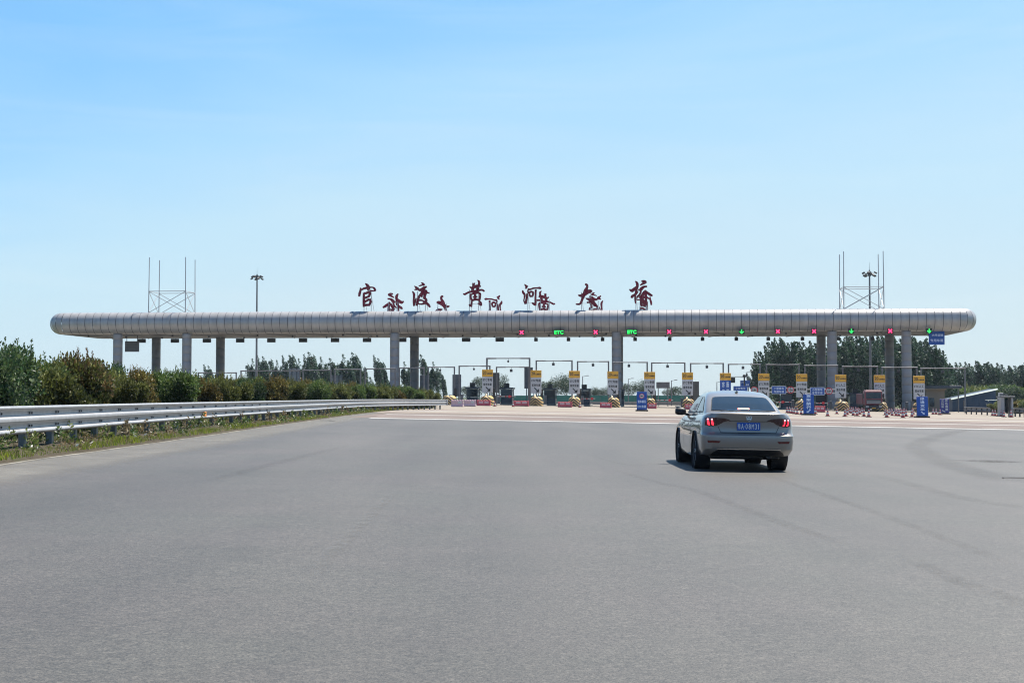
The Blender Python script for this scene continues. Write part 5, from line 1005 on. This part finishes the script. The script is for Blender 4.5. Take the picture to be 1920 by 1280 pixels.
def make_car(loc, rz, label, paint, far=False):
    car = thing('saloon_car', label, 'car', loc, rz)
    bm_ = bmesh.new()
    B = [dict(z=zt(.27, .20, .21), w=.70, y0=.32, y1=4.52, c=.3, p=2.6), dict(z=zt(.30, .215, .22), w=.845, y0=.13, y1=4.66, c=.34, p=3), dict(z=zt(.40, .30, .32), w=.893, y0=.03, y1=4.73, c=.30, p=3.4), dict(z=zt(.55, .44, .46), w=.905, y0=0, y1=4.75, c=.30, p=3.4),
         dict(z=zt(.645, .54, .54), w=.905, y0=.006, y1=4.75, c=.30, p=3.4), dict(z=zt(.675, .62, .58), w=.902, y0=.07, y1=4.74, c=.30, p=3.4), dict(z=zt(.70, .655, .60), w=.898, y0=.095, y1=4.73, c=.30, p=3.4), dict(z=zt(.80, .735, .65), w=.897, y0=.105, y1=4.71, c=.31, p=3.4), dict(z=zt(.90, .855, .70), w=.880, y0=.085, y1=4.68, c=.32, p=3.4),
         dict(z=zt(.985, .925, .74), w=.845, y0=.05, y1=4.62, c=.37, p=3), dict(z=zt(1.03, .955, .77), w=.800, y0=.03, y1=4.55, c=.38, p=2.8), dict(z=zt(1.05, .968, .785), w=.765, y0=.05, y1=4.46, c=.38, p=2.7), dict(z=zt(1.056, .972, .79), w=.735, y0=.09, y1=4.40, c=.38, p=2.6)]
    loft_body(bm_, B, (.5, 4.2), .035, True)
    me = bpy.data.meshes.new('lower'); bmesh.ops.recalc_face_normals(bm_, faces=bm_.faces); bm_.to_mesh(me); bm_.free()
    low = bpy.data.objects.new('lower', me); col.objects.link(low); cut = []
    for y in (1.05, 3.77):
        for sx_ in (-1, 1):
            mb = MB(); mb.cyl((sx_ * .62, y, .33), (sx_ * 1.1, y, .33), .375, .375, 40, M['black']); o = mb.build('cutter'); cut.append(o); md = low.modifiers.new('arch', 'BOOLEAN'); md.object = o; md.operation = 'DIFFERENCE'; md.solver = 'EXACT'
    dg = bpy.context.evaluated_depsgraph_get(); dg.update(); lme = bpy.data.meshes.new_from_object(low.evaluated_get(dg)); 
    for o in cut + [low]: bpy.data.objects.remove(o)
    bm_ = bmesh.new(); bm_.from_mesh(lme)
    G = [dict(z=lambda y: .93, w=.80, y0=.38, y1=3.62, c=.30, p=2.8, plan=.10), dict(z=lambda y: 1.065, w=.752, y0=.60, y1=3.36, c=.26, p=3.0, plan=.10), dict(z=lambda y: 1.20, w=.698, y0=.90, y1=2.98, c=.24, p=3.0, plan=.10), dict(z=lambda y: 1.325, w=.635, y0=1.22, y1=2.60, c=.22, p=3, plan=.12), dict(z=lambda y: 1.385, w=.585, y0=1.42, y1=2.42, c=.22, p=2.8, plan=.12), dict(z=lambda y: 1.418, w=.52, y0=1.60, y1=2.28, c=.2, p=2.6, plan=.12), dict(z=lambda y: 1.436, w=.42, y0=1.72, y1=2.2, c=.18, p=2.4, plan=.12)]
    g2 = bmesh.new(); loft_body(g2, G, (1.85, 2.1), .02, False); bmesh.ops.recalc_face_normals(g2, faces=g2.faces); gm = bpy.data.meshes.new('g'); g2.to_mesh(gm); g2.free(); bm_.from_mesh(gm)
    me = bpy.data.meshes.new('body'); bm_.to_mesh(me); me.materials.clear(); me.materials.append(paint); me.polygons.foreach_set('material_index', [0] * len(me.polygons)); me.polygons.foreach_set('use_smooth', [True] * len(me.polygons))
    bvh = BVHTree.FromBMesh(bm_); bm_.free(); me.update()
    try: me.set_sharp_from_angle(angle=R(38))
    except Exception: pass
    C0 = Vector((0, -2.375, 0)); body = bpy.data.objects.new('body', me); col.objects.link(body); body.parent = car; body.location = C0
    def decal(name, poly, ax, m, off=.005, parent=None, cuts=4, side=-1):
        b = bmesh.new(); vs_ = [b.verts.new((u, v, 0)) for u, v in poly]; f = b.faces.new(vs_); bmesh.ops.triangulate(b, faces=[f])
        for _ in range(cuts // 2): bmesh.ops.subdivide_edges(b, edges=b.edges, cuts=2, use_grid_fill=True)
        for v in b.verts:
            u, q = v.co.x, v.co.y
            if ax == 'y': o_, d_ = Vector((u, -3, q)), Vector((0, 1, 0))
            elif ax == 'x': o_, d_ = Vector((side * 3, u, q)), Vector((-side, 0, 0))
            else: o_, d_ = Vector((u, q, 3)), Vector((0, 0, -1))
            h = bvh.ray_cast(o_, d_)
            if h[0] is None:
                h = bvh.find_nearest(o_ + d_ * (2.2 if ax != 'y' else 3.1))
            nn = h[1] if h[1].dot(d_) < 0 else -h[1]; v.co = h[0] + nn * off
        bmesh.ops.recalc_face_normals(b, faces=b.faces); mm = bpy.data.meshes.new(name); b.to_mesh(mm); b.free(); mm.materials.append(m); mm.polygons.foreach_set('use_smooth', [True] * len(mm.polygons))
        o = bpy.data.objects.new(name, mm); col.objects.link(o); o.parent = parent or car; o.location = C0 if parent is None else (0, 0, 0); return o
    rw = [(-.615, 1.078), (.615, 1.078), (.60, 1.11), (.545, 1.26), (.515, 1.305), (.46, 1.318), (.2, 1.328), (-.2, 1.328), (-.46, 1.318), (-.515, 1.305), (-.545, 1.26), (-.60, 1.11)]
    rws = [(x * 1.022, z + (-.009 if z < 1.1 else .008)) for x, z in rw]
    decal('window_seal', rws, 'y', gap, .004, cuts=6); decal('rear_window', rw, 'y', carglass, .010, cuts=6)
    bl = decal('brake_light_strip', [(-.12, 1.095), (.12, 1.095), (.105, 1.118), (-.105, 1.118)], 'y', brakelit, .016, cuts=2)
    for sd in (-1, 1):
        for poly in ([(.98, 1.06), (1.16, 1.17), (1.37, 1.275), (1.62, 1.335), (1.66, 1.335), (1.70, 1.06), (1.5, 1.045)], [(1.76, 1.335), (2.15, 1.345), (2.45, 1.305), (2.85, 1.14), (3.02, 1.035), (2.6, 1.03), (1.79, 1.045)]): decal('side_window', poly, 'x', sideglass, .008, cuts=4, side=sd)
        decal('belt_trim', [(.95, 1.035), (3.1, 1.01), (3.1, 1.024), (.95, 1.049)], 'x', M['black'], .006, cuts=4, side=sd)
        tl = decal('tail_light', [(sd * x, z) for x, z in [(.80, .945), (.62, .955), (.46, .945), (.375, .925), (.335, .90), (.40, .897), (.47, .880), (.545, .835), (.60, .812), (.72, .798), (.80, .815)]], 'y', taildark, .007, cuts=4)
        decal('lamp_lens', [(sd * x, z) for x, z in [(.80, .94), (.63, .948), (.63, .812), (.72, .803), (.80, .82)]], 'y', tailred, .010, tl, 4)
        for c in (.672, .742):
            decal('lit_lamp', [(sd * (c + x), z) for x, z in [(.020, .925), (.020, .86), (.006, .826), (-.026, .818), (-.026, .838), (-.004, .846), (-.004, .925)]], 'y', taillit, .014, tl, 2)
            decal('lamp_core', [(sd * (c + x), z) for x, z in [(.021, .935), (.021, .912), (-.005, .912), (-.005, .935)]], 'y', tailhot, .017, tl, 2)
        decal('rear_reflector', [(sd * x, z) for x, z in [(.53, .545), (.77, .55), (.76, .51), (.56, .508)]], 'y', tailred, .006)
        decal('panel_gap_or_shade', [(sd * x, z) for x, z in [(.565, .80), (.575, .80), (.52, .685), (.51, .685)]], 'y', gap, .004)
        decal('panel_gap_or_shade', [(.2 + 1.42, .30), (.2 + 1.435, .30), (1.66, 1.0), (1.645, 1.0)], 'x', gap, .003, side=sd)
        decal('panel_gap_or_shade', [(2.66, .28), (2.675, .28), (2.70, .98), (2.685, .98)], 'x', gap, .003, side=sd)
        for yy in (1.75, 2.82): decal('door_handle', [(yy, .80), (yy + .2, .80), (yy + .2, .828), (yy, .828)], 'x', M['chrome'], .025, side=sd)
    decal('trunk_gap', [(-.512, .684), (.512, .684), (.512, .694), (-.512, .694)], 'y', gap, .004, cuts=6)
    decal('panel_gap_or_shade', [(-.36, .893), (.36, .893), (.36, .901), (-.36, .901)], 'y', gap, .004, cuts=6)['label'] = 'thin painted shadow line of the trunk recess above the number plate'  # dark strip painted in as the shadow of the trunk recess, no joint
    decal('diffuser', [(-.70, .285), (.70, .285), (.66, .34), (.58, .385), (-.58, .385), (-.66, .34)], 'y', M['black'], .006, cuts=6)
    decal('bumper_trim', [(-.60, .392), (.60, .392), (.585, .410), (-.585, .410)], 'y', M['chrome'], .010, cuts=6)
    pl = MB(); pl.box(-.22, .22, -.012, 0, -.07, .07, plateblue, .004); h = bvh.ray_cast(Vector((0, -3, .805)), Vector((0, 1, 0)))[0]
    plo = pl.build('number_plate', car, C0 + h + Vector((0, -.012, 0)))
    if not far:
        for ch, cx, cw in (('豫', -.180, .052), ('A', -.118, .044), ('0', -.040, .038), ('8', .018, .038), ('M', .077, .042), ('3', .135, .038), ('1', .184, .012)):
            mb = MB(); write(mb, ch, cx, 0, cw, .092, -.0145, M['platewhite'], .0008 if ch in '豫1' else .0020); mb.build('plate_character', plo)
        mb = MB(); mb.lathe([(.007, -.0155), (.007, -.0125)], 8, M['platewhite'], 'y', (-.079, 0, 0)); mb.build('plate_dot', plo)
        h = bvh.ray_cast(Vector((0, -3, .955)), Vector((0, 1, 0)))[0]; mb = MB(); ring = [(.046, -.004), (.049, -.010), (.053, -.010), (.055, -.004)]; mb.lathe(ring, 28, M['chrome'], 'y', caps=False); mb.lathe([(.047, -.003), (.047, -.001)], 24, M['black'], 'y')
        for pts in ([(-.026, .036), (0, .004), (.026, .036)], [(-.042, .018), (-.02, -.034), (0, .002), (.02, -.034), (.042, .018)]):
            for a, b in zip(pts[:-1], pts[1:]): bar2(mb, a[0], a[1], b[0], b[1], .010, -.011, M['chrome'])
        mb.build('emblem', car, C0 + h + Vector((0, -.004, 0)))
        mb = MB(); mb.prism([(-.028, 0), (.028, 0), (.012, .03), (-.012, .03)], -.09, .09, paint); h = bvh.ray_cast(Vector((0, 1.62, 3)), Vector((0, 0, -1)))[0]; mb.build('roof_antenna', car, C0 + h)
    for sd in (-1, 1):
        mb = MB(); mb.lathe([(.0, -.10), (.06, -.095), (.085, -.05), (.09, .03), (.07, .09), (.0, .105)], 14, M['black'], 'x'); mb.v = [(x * 1.12, y * .75, z * .86) for x, y, z in mb.v]; o = mb.build('door_mirror', car, C0 + Vector((sd * .955, 2.86, 1.035)))
        mb = MB(); mb.cyl((0, 0, -.02), (-sd * .17, .02, -.06), .03, .03, 8, M['black']); mb.build('mirror_arm', o)
        for y in (1.05, 3.77):
            mb = MB(); mb.lathe([(.205, -.095), (.25, -.108), (.30, -.105), (.322, -.085), (.328, -.04), (.328, .04), (.322, .085), (.30, .105), (.25, .108), (.205, .095)], 36, M['rubber'], 'x', caps=False)
            wo = mb.build('wheel', car, C0 + Vector((sd * .775, y, .328))); mb = MB(); mb.lathe([(.206, sd * .085), (.20, sd * .06), (.19, -sd * .08)], 30, M['grey'], 'x', caps=False); mb.lathe([(.05, sd * .075), (.045, sd * .085), (.0, sd * .088)], 16, M['ltgrey'], 'x', caps=False); mb.lathe([(.19, -sd * .03), (.001, -sd * .03)], 24, M['black'], 'x', caps=False)
            for k in range(5):
                for dd_ in (-.13, .13):
                    a = k * 2 * math.pi / 5; mb.cyl((sd * .07, .045 * math.cos(a), .045 * math.sin(a)), (sd * .078, .20 * math.cos(a + dd_), .20 * math.sin(a + dd_)), .016, .013, 6, M['ltgrey'])
            mb.build('rim', wo)
            mb = MB(); mb.lathe([(.36, -.17), (.36, .12)], 24, M['black'], 'x', C0 + Vector((sd * .74, y, .34)), caps=False); mb.build('wheel_arch_liner', car)
    mb = MB(); mb.box(-.66, .66, .45, 4.2, .205, .285, M['black'], .03); mb.cyl((-.7, 1.05, .30), (.7, 1.05, .30), .05, .05, 8, M['black']); mb.build('underbody', car, C0)
    mb = MB(); mb.lathe([(.05, .22), (.075, .24), (.075, .6), (.05, .62)], 12, M['black'], 'y', (.40, 0, .29)); mb.build('silencer', car, C0)
    return car
CX, CY = 4.16, 25.25 + 2.375
car = make_car((CX, CY, gz(CX, CY) - .004), 0, 'silver grey saloon car with lit red tail lights driving towards the toll lanes', carpaint('paint_silver', (.275, .256, .23)))
car.rotation_euler = (0, math.atan(.016), R(-.4)); car.scale = (.935, 1, .985)
p = on(1267, 757); p.y = 345; p.x = (1267 - 960) / F * 345; p.z = gz(p.x, 330) + .02
make_car(p, R(-6), 'tiny dark car far ahead in the open lane left of the silver car', carpaint('paint_dark', (.03, .035, .045)), True)
# ------------------------------------------------------------------ thin summer haze
def add_haze(dens):
    mb = MB(); mb.box(-700, 700, -60, 900, -3.0, 34, None); mb.ms = []; o = mb.build('haze'); m = bpy.data.materials.new('haze_air'); m.use_nodes = True; n = m.node_tree; n.nodes.clear()
    out = n.nodes.new('ShaderNodeOutputMaterial'); v = n.nodes.new('ShaderNodeVolumePrincipled'); v.inputs['Color'].default_value = (.78, .92, 1, 1); v.inputs['Density'].default_value = dens; v.inputs['Anisotropy'].default_value = .3
    n.links.new(v.outputs[0], out.inputs['Volume']); o.data.materials.append(m); tag(o, kind='stuff')
add_haze(.00009)
